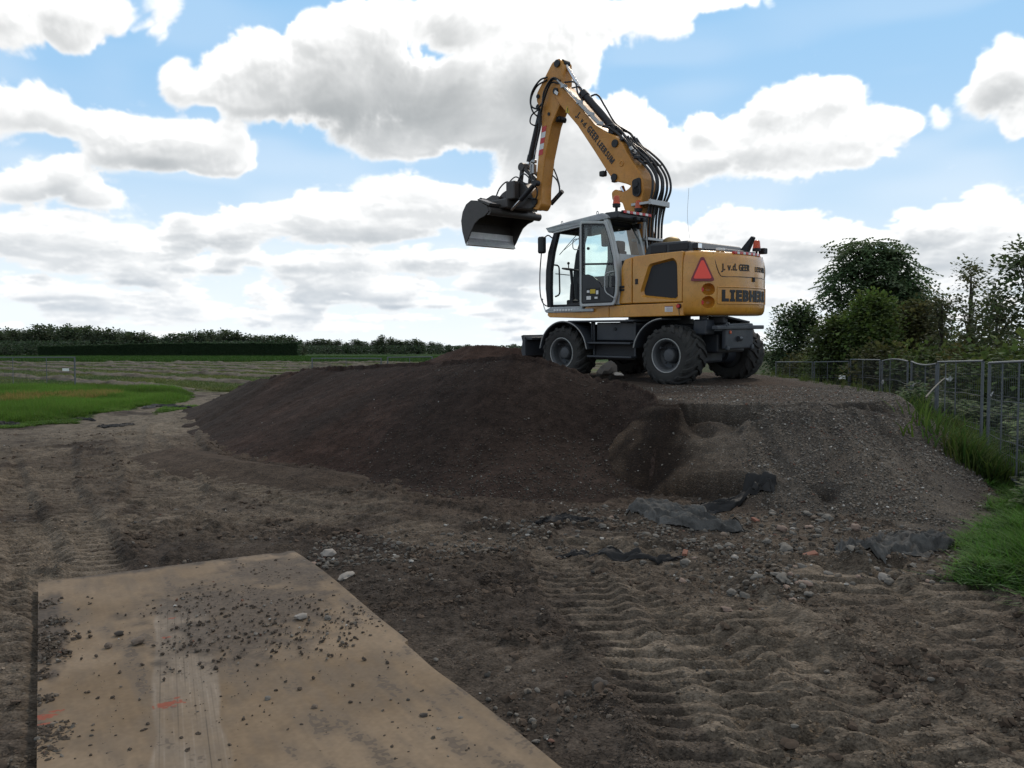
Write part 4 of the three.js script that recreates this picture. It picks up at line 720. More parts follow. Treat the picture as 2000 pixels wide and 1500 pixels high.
// ---------------------------------------------------------------- hay raked into windrows on the stubble field
{
  const hay = std({ vertexColors: true, map: earthMap, roughness: 1 }), dirX = 0.725, dirZ = 0.689;   // along the rows: to the right and nearer
  const rowsU = [20.8, 28.2, 35.8, 43.4, 51.5, 60.5, 70, 81, 93, 106], names = ['nearest', 'second', 'third', 'fourth', 'fifth', 'sixth', 'seventh', 'eighth', 'ninth', 'farthest'];
  rowsU.forEach((u, k) => {
    // points with D + 0.95 x = u
    const q = rng(600 + k), L = new Leaves(), pos = [], colr = [], idx = [], uv = [], far = u > 50, N = far ? 220 : 420, M = 12, x0 = Math.max(-95, (u - 118) / 0.95), x1 = Math.min((u - 33.2) / 0.95, -3 + u * 0.14);
    for (let i = 0; i <= N; i++) {
      const x = mix(x0, x1, i / N), z = -(u - 0.95 * x), wv = 0.8 + 0.3 * n2(x * .8, k * 9) + 0.2 * n2(x * 2.7, k), hh = 0.19 * (0.8 + 0.5 * n2(x * .6 + 40, k) + 0.3 * n2(x * 2.2, k * 3)) * smooth(0, .02, i / N) * smooth(1, .98, i / N);
      for (let j = 0; j <= M; j++) { const s = j / M * 2 - 1, o = s * wv * 0.7 + .25 * n2(x * .35, k * 5); const px = x + dirZ * o, pz = z + dirX * o * -1, y = Math.max(0, hh * (1 - s * s)) + .05 * n2(x * 5, s * 4 + k) * (1 - s * s) + 0.02, v = .75 + .35 * n2(x * 3, s * 3) + .25 * n2(x * 13, s * 9); pos.push(px, y, pz); uv.push(px / .8, pz / .8); colr.push(.185 * v, .148 * v, .095 * v); }
    }
    for (let i = 0; i < N; i++) for (let j = 0; j < M; j++) { const a = i * (M + 1) + j; idx.push(a, a + M + 1, a + 1, a + 1, a + M + 1, a + M + 2); }
    const g = buffer(pos, null, uv, idx, colr); let s = 0; for (let i = 0; i < g.attributes.normal.count; i++) s += g.attributes.normal.getY(i); if (s < 0) { g.index.array.reverse(); g.computeVertexNormals(); }
    const t = thing('hay_windrow', names[k] + ' row of raked tan hay on the mown field at left', 'hay row', null); const m = new THREE.Mesh(g, hay); m.name = 'hay'; t.add(m);
    if (!far) { for (let n = 0; n < 2200; n++) { const x = mix(x0, x1, q()), o = (q() * 2 - 1) * .65, hh = .2 * (1 - o * o * 2), v = .6 + .7 * q(); L.leaf(x + dirZ * o, hh * (.6 + .5 * q()), -(u - .95 * x) - dirX * o, [q() - .5, (q() - .5) * .45, q() - .5], .16, .05, [.22 * v, .175 * v, .11 * v]); } const st = new THREE.Mesh(L.done(), hay); st.name = 'loose_straw'; st.userData = { kind: 'stuff' }; t.add(st); }
  });
}
// ---------------------------------------------------------------- grass and weeds
function tuft(seed, blades, wide, lean, tone) {          // one tuft about 1 high
  const q = rng(seed), p = [], c = [], idx = [];
  for (let b = 0; b < blades; b++) {
    const a = q() * 6.283, a2 = q() * 6.283, r0 = .22 * q(), hh = .55 + .45 * q(), l = lean * (.3 + q()), x0 = Math.cos(a) * r0, z0 = Math.sin(a) * r0, dx = Math.cos(a2), dz = Math.sin(a2), n = p.length / 3, v = .75 + .5 * q();
    [[0, 1], [.55, .75], [1, 0]].forEach(([t, w]) => { const o = l * t * t, y = hh * t * (1 - .25 * l * t); for (const s of w ? [-1, 1] : [0]) { p.push(x0 + dx * o - dz * s * wide * w, y, z0 + dz * o + dx * s * wide * w); c.push(...tone.map((k) => k * v)); } });
    idx.push(n, n + 1, n + 2, n + 1, n + 3, n + 2, n + 2, n + 3, n + 4);
  }
  return buffer(p, null, null, idx, c);
}
function meadow(name, label, geos, spots) {
  const g = new THREE.Group(); g.name = numbered(name); tag(g, label, null, null, 'stuff'); scene.add(g);
  geos.forEach((geo, k) => { const mine = spots.filter((_, i) => i % geos.length === k), im = new THREE.InstancedMesh(geo, grassMat, mine.length); im.name = numbered(name + '_blades'); im.userData = { kind: 'stuff' }; mine.forEach((s, i) => { dummy.position.set(s.x, s.y, s.z); dummy.rotation.set(0, s.ry, 0); dummy.scale.set(s.w ?? s.s, s.s, s.w ?? s.s); dummy.updateMatrix(); im.setMatrixAt(i, dummy.matrix); im.setColorAt(i, s.c); }); g.add(im); });
}
{
  const q = rng(701), lush = [tuft(1, 9, .02, .5, [.115, .225, .03]), tuft(2, 9, .022, .6, [.095, .2, .026]), tuft(3, 8, .02, .7, [.14, .22, .04])], spots = [];
  for (let k = 0; k < 150000 && spots.length < 42000; k++) {
    const D = 17 + q() * 18, x = -D * .72 + q() * (D * .72 - 5), z = -D, s = lineSide(grassFront, x, z), ragged = .35 * n2(x * 1.5, z * 1.5);
    const stray = s > 0 && s < 1.6 && x < -6 && n2(x * .8, z * .8) > .45; if (!(s < ragged) && !stray) continue;
    const v = .8 + .35 * n2(x * .5, z * .5) + .25 * (q() - .5), tall = (stray ? .12 : .24 + .1 * n2(x * .7, z * .7)) * smooth(-ragged * 0 + .1, -.8, s - .1) + .08, dry = Math.hypot(x + 15.5, (z + 27) * .5) < 1.6 && q() < .6;
    spots.push({ x, z, y: groundH(x, z)[0] - .02, s: tall * (.7 + .6 * q()), w: .2 + .12 * q(), ry: q() * 6.28, c: dry ? col(2.6, 1.0, 2.2) : col(v, v, v) });
  }
  meadow('turf', 'bright green grass bank at the left before the mown field', lush, spots);
  // stubble and the green crop strip farther off
  const rough = [tuft(4, 7, .03, .5, [.07, .115, .03]), tuft(5, 7, .03, .6, [.05, .1, .022])], far = [];
  for (let k = 0; k < 45000; k++) { const D = 33.5 + Math.pow(q(), 1.4) * 85, x = -D * .7 + q() * D * .72, z = -D, v = .8 + .5 * q(), yel = clamp(.5 + fbm(x * .2, z * .2, 2)); far.push({ x, z, y: -.02, s: .08 + .1 * q(), w: .35, ry: q() * 6.28, c: col(v * mix(1.2, 2.1, yel), v * mix(1.1, 1.35, yel), v * 1.5) }); }
  for (let k = 0; k < 14000; k++) { const D = 118 + q() * 80, x = -D * .7 + q() * D * .75, v = .7 + .4 * q(); far.push({ x, z: -D, y: -.02, s: .5 + .3 * q(), w: 1.1, ry: q() * 6.28, c: col(v * .8, v, v * .7) }); }
  meadow('field_grass', 'pale stubble and green crop of the far field at left', rough, far);
  // lush verge at the right
  const verge = [], weeds = [];
  for (let k = 0; k < 60000 && verge.length < 17000; k++) { const D = 4.6 + q() * 11, x = D * .5 + q() * D * .32, z = -D; const s = lineSide(vergeLine, x, z); if (s < .22 * n2(x * 2.2, z * 2.2) + .1 * n2(x * 7, z * 7) || q() > .35 + s * 1.6) continue; const h = gravelHeap(x, z)[0], v = .55 + .45 * q(); verge.push({ x, z, y: Math.max(groundH(x, z)[0], h) - .02, s: (.12 + .26 * smooth(0, .9, s)) * (.6 + .7 * q()), w: .3 + .2 * q(), ry: q() * 6.28, c: col(v * .85, v, v) }); }
  meadow('verge_grass', 'tall bright green grass along the right edge beside the gravel heap', lush, verge);
  const wild = [tuft(6, 7, .018, .35, [.06, .11, .024]), tuft(7, 9, .017, .6, [.05, .095, .022]), tuft(8, 6, .014, .3, [.08, .115, .035])];
  for (let k = 0; k < 60000 && weeds.length < 16000; k++) { const D = 10 + q() * 19, x = D * .5 + q() * D * .25, z = -D; const gh = gravelHeap(x, z); if (gh[2] || (gh[0] > .35 && q() > .05)) continue; const v = .6 + .6 * q(); weeds.push({ x, z, y: Math.max(gh[0], 0) - .03, s: (.22 + .36 * q()) * (D > 16 ? 1.2 : .85 + .3 * n2(x * .9, z * .9)), w: .5 + .4 * q(), ry: q() * 6.28, c: q() < .1 ? col(1.7 * v, 1.2 * v, 1.5 * v) : col(v * (1 + .5 * q()), v * 1.15, v) }); }
  for (let k = 0; k < 500; k++) { const D = 13 + q() * 12, x = mix(5.9, 8.3, q()) + (D - 13) * .12; const gh = gravelHeap(x, -D); if (gh[2] && gh[3] > .5 || gh[0] < .5 && q() < .5) continue; weeds.push({ x, z: -D, y: gh[0] - .03, s: .12 + .3 * q() * q(), w: .22, ry: q() * 6.28, c: col(1.3, 1, 1.1) }); }
  const leafy = [21, 22, 23].map((sd, i) => { const w = rng(sd), L = new Leaves(); for (let k = 0; k < 110; k++) { const a = w() * 6.283, t = Math.pow(w(), .8), rr = (.32 + .1 * w()) * Math.sqrt(1 - t * t * .85) * Math.sqrt(w()), v = .7 + .6 * w(), tn = [[.07, .13, .03], [.09, .14, .035], [.085, .105, .04]][i]; L.leaf(Math.cos(a) * rr, t * .95, Math.sin(a) * rr, [Math.cos(a) + w() - .5, .25 - .5 * w(), Math.sin(a) + w() - .5], .1 + .07 * w(), .4, tn.map((c) => c * v)); } return L.done(); }), herbs = [];
  for (let k = 0; k < 30000 && herbs.length < 2600; k++) { const D = 8 + Math.pow(q(), 1.2) * 20, x = D * .5 + q() * D * .26, z = -D, gh = gravelHeap(x, z); if (gh[2] || gh[0] > .45 || lineSide(vergeLine, x, z) < .35 && D < 15) continue; const v = .7 + .5 * q(), s = (.3 + .55 * q()) * (D < 11 ? .6 : 1); herbs.push({ x, z, y: Math.max(gh[0], 0) - .03, s, w: s * (.8 + .6 * q()), ry: q() * 6.28, c: col(v, v, v) }); }
  meadow('leafy_weeds', 'mixed leafy weeds growing along the mesh fence and the right edge', leafy, herbs);
  meadow('weeds', 'dark tangle of tall weeds and dry stalks along the mesh fence', wild, weeds);
}
// ---------------------------------------------------------------- trees and shrubs at the right
{
  const dark = [.075, .135, .052], mid = [.1, .175, .04], grey = [.1, .13, .06];
  const put = (o, name, label, px, base, D, turn = 0) => { const [x] = At(px, 684, D); return plantTree(o, name, label, name.includes('tree') ? 'tree' : 'shrub', x, base, -D, turn); };
  put(makeTree(101, { h: 6.1, r: 2.25, base: .18, clumps: 280, per: 72, leaf: .17, wide: .36, tone: dark, droop: .25, limbs: 14, compound: true, profile: (t) => Math.sqrt(Math.max(0.03, 1 - Math.pow((t - .6) / .44, 2))) * (t < .6 ? .8 + .2 * t : 1) }), 'walnut_tree', 'tallest dark green tree with feathery drooping leaves behind the fence', 1698, 0, 32, 1);
  put(makeTree(109, { h: 4.4, r: 1.7, base: .2, clumps: 120, per: 72, leaf: .17, wide: .36, tone: dark, droop: .2, limbs: 8, compound: true, profile: round }), 'tree', 'lower dark leafy tree on the right flank of the tallest tree', 1768, 0, 31, 1);
  put(makeTree(102, { h: 3.4, r: 1.35, base: .05, clumps: 260, per: 50, leaf: .13, wide: .42, tone: mid, limbs: 10, profile: bushy }), 'bush', 'fresh mid green bush in front of the tallest tree', 1700, 0, 26, 2);
  put(makeTree(103, { h: 2.7, r: 1.2, base: .05, clumps: 190, per: 50, leaf: .13, wide: .42, tone: [.07, .115, .028], limbs: 8, profile: bushy }), 'bush', 'lower green bush at the left foot of the tallest tree', 1640, 0, 27, 3);
  put(makeTree(104, { h: 3.5, r: 1.5, base: .05, clumps: 210, per: 44, leaf: .15, wide: .45, tone: dark, limbs: 9, profile: round }), 'bush', 'dark round bush just right of the excavator tyre', 1556, 0, 34, 0);
  put(makeTree(105, { h: 3.2, r: 1.3, base: .05, clumps: 190, per: 46, leaf: .13, wide: .42, tone: [.085, .1, .036], limbs: 8, profile: bushy }), 'bush', 'brownish green bush at the right foot of the tallest tree', 1785, 0, 27, 5);
  put(makeTree(106, { h: 4.3, r: .95, base: .12, clumps: 85, per: 38, leaf: .1, wide: .42, tone: grey, limbs: 16, sparse: .6, profile: (t) => 1.0 - .75 * t + .1 * Math.sin(9 * t) }), 'shrub', 'thin upright shrub with gaps, second from the right picture edge', 1893, 0, 24, 1);
  put(makeTree(107, { h: 3.4, r: .9, base: .1, clumps: 80, per: 38, leaf: .1, wide: .42, tone: grey, limbs: 14, sparse: .5, profile: (t) => 1.0 - .7 * t }), 'shrub', 'low open shrub between the brownish bush and the thin upright shrub', 1838, 0, 24, 2);
  put(makeTree(110, { h: 3.3, r: 1.0, base: .08, clumps: 120, per: 42, leaf: .1, wide: .4, tone: grey, limbs: 12, sparse: .4, profile: (t) => 1.0 - .6 * t }), 'shrub', 'open grey green shrub under the tree at the right edge', 1945, 0, 22.5, 4);
  put(makeTree(108, { h: 4.25, r: 1.6, base: .22, clumps: 150, per: 42, leaf: .115, wide: .45, tone: [.075, .115, .046], limbs: 22, sparse: .4, profile: (t) => .55 + .5 * Math.sin(3.3 * t) }), 'hawthorn_tree', 'dark tree with reaching twigs cut by the right picture edge', 2010, 0, 19.5, 2);
  const low = [[1560, 31, 1.4], [1600, 29.5, 1.4], [1650, 28, 1.5], [1720, 24, 1.7], [1780, 23, 1.7], [1835, 22, 1.6], [1890, 20, 1.6], [1950, 18, 1.7], [2010, 16.5, 1.8], [1750, 26, 1.8], [1860, 25, 1.9], [1920, 24, 2.0]], th = makeTree(111, { h: 1, r: .95, base: 0, clumps: 60, per: 40, leaf: .08, wide: .42, tone: [.07, .115, .03], limbs: 5, profile: bushy }), td = makeTree(112, { h: 1, r: .95, base: 0, clumps: 60, per: 40, leaf: .08, wide: .42, tone: [.09, .105, .035], limbs: 5, profile: bushy });
  const where = ['just right of the rear tyre', 'under the dark round bush', 'above the fence panel with the white sign', 'behind the corner of the fence', 'behind the bowed fence panel', 'behind the sagging fence panel', 'behind the panel with the white rags', 'behind the nearest fence panel', 'at the right picture edge behind the fence', 'in front of the mid green bush', 'under the thin upright shrub', 'under the open grey green shrub'];
  low.forEach(([px, D, h], i) => { const [x] = At(px, 684, D), o = plantTree(i % 3 ? th : td, 'bramble', 'low bramble thicket ' + where[i], 'bramble', x, -.05, -D, i * 1.3, 'bramble thickets behind the mesh fence', h); });
}
// ---------------------------------------------------------------- mesh fence panels
{
  const wireMat = std({ color: col(.07, .075, .08), roughness: .7 }), zinc = std({ color: col(.11, .12, .13), roughness: .6, metalness: .25 }), signMat = std({ color: col(.75, .75, .72), roughness: .6 });
  function panel(a, b, tops, h, label, group, opt = {}) { // a, b: [x, z] of the ends; tops: [y at a, y at middle, y at b]
    const t = thing('mesh_fence_panel', label, 'fence panel', group, [a[0], 0, a[1]]), dx = b[0] - a[0], dz = b[1] - a[1], len = Math.hypot(dx, dz);
    const topAt = (s) => { const u = 1 - s; return tops[0] * u * u + 2 * (2 * tops[1] - (tops[0] + tops[2]) / 2) * s * u + tops[2] * s * s; };
    const P = (s, y) => [dx * s, y, dz * s], r = opt.r ?? .017;
    const bar = (p, q, rr, name, m = zinc) => { const v = new THREE.Vector3(q[0] - p[0], q[1] - p[1], q[2] - p[2]), g = new THREE.CylinderGeometry(rr, rr, v.length(), 8); g.applyQuaternion(new THREE.Quaternion().setFromUnitVectors(new THREE.Vector3(0, 1, 0), v.clone().normalize())); g.translate((p[0] + q[0]) / 2, (p[1] + q[1]) / 2, (p[2] + q[2]) / 2); if (!name) return g; const o = new THREE.Mesh(g, m); o.name = name; t.add(o); return g; };
    bar(P(0.012, tops[0] - h), P(0.012, tops[0]), r * 1.3, 'post'); bar(P(.988, tops[2] - h), P(.988, tops[2]), r * 1.3, 'post');
    const tube = (y0) => { const c = new THREE.CatmullRomCurve3([0, .25, .5, .75, 1].map((s) => new THREE.Vector3(...P(s, topAt(s) - y0)))); return new THREE.TubeGeometry(c, 16, r, 8); };
    const rail = new THREE.Mesh(tube(0), zinc); rail.name = 'top_rail'; t.add(rail); const lowR = new THREE.Mesh(tube(h - .12), zinc); lowR.name = 'bottom_rail'; t.add(lowR);
    for (const s of opt.mids ?? [.4]) bar(P(s, topAt(s) - h), P(s, topAt(s)), r * .6, 'upright');
    const wires = [], wr = opt.wire ?? .0022; for (const y of [.42, .85]) { const c = new THREE.CatmullRomCurve3([0, .3, .6, 1].map((s, i) => new THREE.Vector3(...P(s, topAt(s) - y * h * .75 - .02 * (i % 2))))); wires.push(new THREE.TubeGeometry(c, 8, wr * 2.2, 5)); }
    const n = Math.round(len / .11); for (let i = 1; i < n; i++) { const s = i / n; wires.push(bar(P(s, topAt(s) - h + .12), P(s, topAt(s)), wr)); }
    for (let y = .2; y < h - .2; y += .25) wires.push(bar(P(0, topAt(0) - y), P(1, topAt(1) - y), wr));
    const strip = wires.map((g) => { const q = g.index ? g.toNonIndexed() : g; return q; }), w = new THREE.Mesh(mergeGeometries(strip), wireMat); w.name = 'wire_mesh'; t.add(w);
    if (opt.sign) { const g = new RoundedBoxGeometry(.34, .12, .012, 2, .005), o = new THREE.Mesh(g, signMat); o.name = 'sign'; o.position.set(...P(opt.sign[0], topAt(opt.sign[0]) - opt.sign[1])); o.position.z += .04; o.rotation.y = -Math.atan2(dz, dx); t.add(o); }
    return t;
  }
  const at = (px, py, D) => At(px, py, D), xz = (p) => [p[0], p[2]];
  const seq = (a, b, tm, h, l, o, gp) => panel(xz(a), xz(b), [a[1], (a[1] + b[1]) / 2 + tm, b[1]], h, l, gp, o);
  seq(at(1932, 709, 11.4), at(2040, 704, 8.6), 0, 1.6, 'nearest mesh fence panel, cut by the right picture edge', { mids: [.3, .62] });
  seq(at(1832, 707, 14.4), at(1921, 705, 11.7), 0, 1.6, 'mesh fence panel second from the right edge, with white rags in its mesh', { mids: [.2, .45] });
  seq(at(1780, 706, 17.4), at(1830, 710, 14.5), -.05, 1.6, 'mesh fence panel with a sagging top, third from the right edge', { mids: [.6] });
  seq(at(1723, 705, 21), at(1774, 706, 17.6), .05, 1.6, 'narrow mesh fence panel with a bowed top, fourth from the right edge', { mids: [.35] });
  seq(at(1661, 702, 24.4), at(1720, 703, 21.2), 0, 1.6, 'straight mesh fence panel at the corner where the fence turns left', { mids: [.45] });
  seq(at(1590, 707, 26.5), at(1659, 706, 24.6), 0, 1.6, 'mesh fence panel with a small white sign, left of the fence corner', { sign: [.8, .5] });
  seq(at(1515, 707, 29), at(1588, 707, 26.7), 0, 1.6, 'mesh fence panel just right of the rear excavator tyre', {});
  seq(at(-40, 698, 36), at(148, 698, 35), 0, 1.5, 'mesh fence panel with a white sign at the left edge of the field', { sign: [.9, .55], mids: [.35, .7], r: .025 });
  seq(at(608, 700, 46), at(746, 700, 44.5), 0, 1.3, 'left one of the two far mesh fence panels behind the soil heap', { mids: [.5], r: .03 });
  seq(at(756, 698, 45), at(845, 697, 44), 0, 1.3, 'right one of the two far mesh fence panels behind the soil heap', { mids: [.5], r: .03 });
  // rags and a leaning stick caught in the fence
  const rag = std({ color: col(.42, .42, .42), roughness: .9, side: THREE.DoubleSide });
  const piece = (px, py, D, w, h, seed, l) => { const g = new THREE.PlaneGeometry(w, h, 6, 8), p = g.attributes.position; for (let i = 0; i < p.count; i++) { const k = .5 + .5 * (p.getY(i) / h + .5); p.setXYZ(i, p.getX(i) * (.5 + .6 * k) + .03 * n2(p.getY(i) * 20, seed), p.getY(i), .05 * n2(p.getX(i) * 30 + seed, p.getY(i) * 18)); } g.computeVertexNormals(); const m = top(g, rag, 'plastic_rag', l, 'rag'); m.position.set(...At(px, py, D)); m.rotation.set(.2, seed, seed * .3); };
  piece(1725, 745, 20.6, .07, .12, 1, 'white scrap hanging low on the narrow bowed fence panel'); piece(1785, 751, 17, .05, .1, 2, 'white scrap beside the post of the sagging fence panel'); piece(1855, 741, 13.6, .08, .09, 3, 'largest white rag with a red tip on the second fence panel from the right'); piece(1938, 768, 11.3, .03, .08, 4, 'white scrap low on the nearest fence panel');
  const s0 = new THREE.Vector3(...At(1808, 776, 13.2)), s1 = new THREE.Vector3(...At(1848, 736, 13.9)), sg = limb([[s0.x, s0.y, s0.z], [(s0.x + s1.x) / 2, (s0.y + s1.y) / 2 + .02, (s0.z + s1.z) / 2], [s1.x, s1.y, s1.z]], .014, .009); top(sg, std({ color: col(.27, .24, .2), roughness: .9 }), 'stick', 'pale bare stick leaning among weeds before the fence', 'stick');
}
// ---------------------------------------------------------------- the wheeled excavator. Own axes: x forward, y up, z to its right; z = -1.25 is its left side
{
  const X = thing('wheeled_excavator', 'yellow wheeled excavator with raised boom and bucket standing on the heap', 'excavator', null, [3.17, 1.115, -17.0]);
  X.rotation.order = 'YZX'; X.rotation.set(-1.5 * R, 134 * R, 1.0 * R);
  const speck = tile(256, (x, y) => { const sp = Math.max(0, wrapNoise(x, y, 44, 36) - 0.55), v = 0.87 + 0.07 * wrapNoise(x, y, 4, 31) + 0.06 * wrapNoise(x, y, 13, 32) + 0.04 * wrapNoise(x, y, 80, 33) - 0.5 * sp; return [v, v * (0.985 - 0.04 * wrapNoise(x, y, 7, 37)), v * 0.96]; }, true);
  const roughT = tile(256, (x, y) => { const v = 0.8 + 0.16 * wrapNoise(x, y, 5, 34) + 0.1 * wrapNoise(x, y, 30, 35); return [v, v, v]; });
  const phys = (o) => new THREE.MeshPhysicalMaterial({ roughness: 0.4, ...o });
  const M = {
    yellow: phys({ color: col(.66, .30, .04), map: speck, roughnessMap: roughT, roughness: .42, clearcoat: .5, clearcoatRoughness: .15 }),
    boom: std({ color: col(.62, .275, .05), map: speck, roughnessMap: roughT, roughness: .62 }),
    slate: std({ color: col(.04, .045, .056), map: speck, roughnessMap: roughT, roughness: .55 }), dark: std({ color: col(.014, .014, .017), roughness: .6 }), hood: std({ color: col(.03, .032, .038), map: speck, roughness: .45 }),
    cab: std({ color: col(.52, .54, .55), map: speck, roughness: .45 }), roof: std({ color: col(.42, .45, .47), map: speck, roughness: .5 }), tyre: std({ color: col(.034, .033, .032), map: speck, roughness: .88 }), rim: std({ color: col(.075, .08, .088), map: speck, roughness: .55 }), rimEdge: std({ color: col(.4, .4, .4), map: speck, roughness: .55 }),
    hose: std({ color: col(.016, .016, .018), roughness: .42 }), chrome: std({ color: col(.72, .72, .74), roughness: .18, metalness: 1 }), pipe: std({ color: col(.36, .36, .36), roughness: .35, metalness: .7 }), steel: std({ color: col(.075, .068, .066), map: speck, roughness: .5, metalness: .25 }), wear: std({ color: col(.62, .61, .6), map: speck, roughness: .4, metalness: .25 }),
    red: phys({ color: col(.55, .018, .02), roughness: .25 }), orange: phys({ color: col(.75, .12, .025), roughness: .2, transmission: .35, thickness: 0 }), white: std({ color: col(.75, .75, .74), roughness: .5 }), sign: std({ color: col(.98, .085, .05), roughness: .35 }), signRim: std({ color: col(.2, .02, .028), roughness: .35 }), print: std({ color: col(.012, .012, .014), roughness: .5 }), sticker: std({ color: col(.6, .42, .03), roughness: .5 }),
    glass: phys({ color: col(.86, .95, .94), roughness: .03, transmission: 1, thickness: 0, ior: 1.5 }), smoke: phys({ color: col(.45, .48, .5), roughness: .03, transmission: 1, thickness: 0, ior: 1.5 }), mirror: std({ color: col(.7, .7, .7), roughness: .05, metalness: 1 }), brass: std({ color: col(.3, .2, .08), roughness: .5, metalness: .5 }),
  };
  function clean(g) { if (g.index) g = g.toNonIndexed(); for (const k of Object.keys(g.attributes)) if (!['position', 'normal', 'uv'].includes(k)) g.deleteAttribute(k); if (!g.attributes.normal) g.computeVertexNormals(); const p = g.attributes.position, n = g.attributes.normal, uv = new Float32Array(p.count * 2); for (let i = 0; i < p.count; i++) { const ax = Math.abs(n.getX(i)), ay = Math.abs(n.getY(i)), az = Math.abs(n.getZ(i)); uv[i * 2] = ax > ay && ax > az ? p.getZ(i) : p.getX(i); uv[i * 2 + 1] = ay > ax && ay > az ? p.getZ(i) : p.getY(i); } g.setAttribute('uv', new THREE.BufferAttribute(uv, 2)); return g; }
  function part(name, geos, m, parent = X) { geos = [geos].flat(); const g = mergeGeometries(geos.map(clean)), o = new THREE.Mesh(g, m); o.name = name; parent.add(o); return o; }
  const V = (p) => new THREE.Vector3(...p);
  function rod(p, q, r, r2 = r, s = 14) { const v = V(q).sub(V(p)), g = new THREE.CylinderGeometry(r2, r, v.length(), s); g.applyQuaternion(new THREE.Quaternion().setFromUnitVectors(new THREE.Vector3(0, 1, 0), v.clone().normalize())); const c = V(p).add(V(q)).multiplyScalar(.5); return g.translate(c.x, c.y, c.z); }
  const tube = (pts, r, n = 6) => new THREE.TubeGeometry(new THREE.CatmullRomCurve3(pts.map(V)), pts.length * n, r, 8);
  const pipe = (pts, r) => { const c = new THREE.CurvePath(), v = pts.map(V), k = .25; let last = v[0]; for (let i = 1; i < v.length - 1; i++) { const a = v[i].clone().lerp(v[i - 1], Math.min(.5, .09 / v[i].distanceTo(v[i - 1]))), b = v[i].clone().lerp(v[i + 1], Math.min(.5, .09 / v[i].distanceTo(v[i + 1]))); c.add(new THREE.LineCurve3(last, a)); c.add(new THREE.QuadraticBezierCurve3(a, v[i], b)); last = b; } c.add(new THREE.LineCurve3(last, v[v.length - 1])); return new THREE.TubeGeometry(c, pts.length * 14, r, 8); };
  function poly(pts, z0, z1, bev = .012, holes = []) { const s = new THREE.Shape(pts.map((p) => new THREE.Vector2(p[0], p[1]))); for (const h of holes) s.holes.push(new THREE.Path(h.map((p) => new THREE.Vector2(p[0], p[1])))); const g = new THREE.ExtrudeGeometry(s, { depth: z1 - z0 - 2 * bev, bevelEnabled: bev > 0, bevelThickness: bev, bevelSize: bev, bevelOffset: -bev, bevelSegments: 2, curveSegments: 8 }); return g.translate(0, 0, z0 + bev); }
  function rounded(pts, r, n = 5) { const out = [], m = pts.length; for (let i = 0; i < m; i++) { const p = pts[(i + m - 1) % m], c = pts[i], q = pts[(i + 1) % m], d1 = Math.hypot(p[0] - c[0], p[1] - c[1]), d2 = Math.hypot(q[0] - c[0], q[1] - c[1]), k = Math.min(r, d1 * .45, d2 * .45), a = [c[0] + (p[0] - c[0]) / d1 * k, c[1] + (p[1] - c[1]) / d1 * k], b = [c[0] + (q[0] - c[0]) / d2 * k, c[1] + (q[1] - c[1]) / d2 * k]; for (let j = 0; j <= n; j++) { const t = j / n, u = 1 - t; out.push([u * u * a[0] + 2 * u * t * c[0] + t * t * b[0], u * u * a[1] + 2 * u * t * c[1] + t * t * b[1]]); } } return out; }
  const box = (x0, x1, y0, y1, z0, z1, r = .02) => new RoundedBoxGeometry(x1 - x0, y1 - y0, z1 - z0, 3, Math.min(r, (x1 - x0) / 2.1, (y1 - y0) / 2.1, (z1 - z0) / 2.1)).translate((x0 + x1) / 2, (y0 + y1) / 2, (z0 + z1) / 2);
  const disc = (x, y, z0, z1, r, s = 24) => rod([x, y, z0], [x, y, z1], r, r, s);
  const lathe = (prof, s = 48) => new THREE.LatheGeometry(prof.map((p) => new THREE.Vector2(p[0], p[1])), s).rotateX(Math.PI / 2);   // turns about z: prof = [radius, z]
  const font = await new FontLoader().loadAsync('fonts/droid/droid_sans_bold.typeface.json');
  function letters(text, size, squeeze, bold = 0, depth = .004) { let x = 0; const out = []; for (const ch of text) { if (ch === ' ') { x += size * .42 * squeeze; continue; } const g = new TextGeometry(ch, { font, size, depth, curveSegments: 4, bevelEnabled: bold > 0, bevelThickness: .001, bevelSize: bold, bevelSegments: 1 }); g.computeBoundingBox(); const w = g.boundingBox.max.x - g.boundingBox.min.x; g.translate(-g.boundingBox.min.x, 0, 0); g.scale(squeeze, 1, 1); out.push([g, x, w * squeeze]); x += w * squeeze + size * .13; } return [out, x]; }
  function flatText(text, size, squeeze, o, r, u, n) { const [ls] = letters(text, size, squeeze, .004), m = new THREE.Matrix4().makeBasis(V(r), V(u), V(n)).setPosition(V(o)); return ls.map(([g, x]) => g.translate(x, 0, 0).applyMatrix4(m)); }

  // -------- wheels
  const WR = .585;
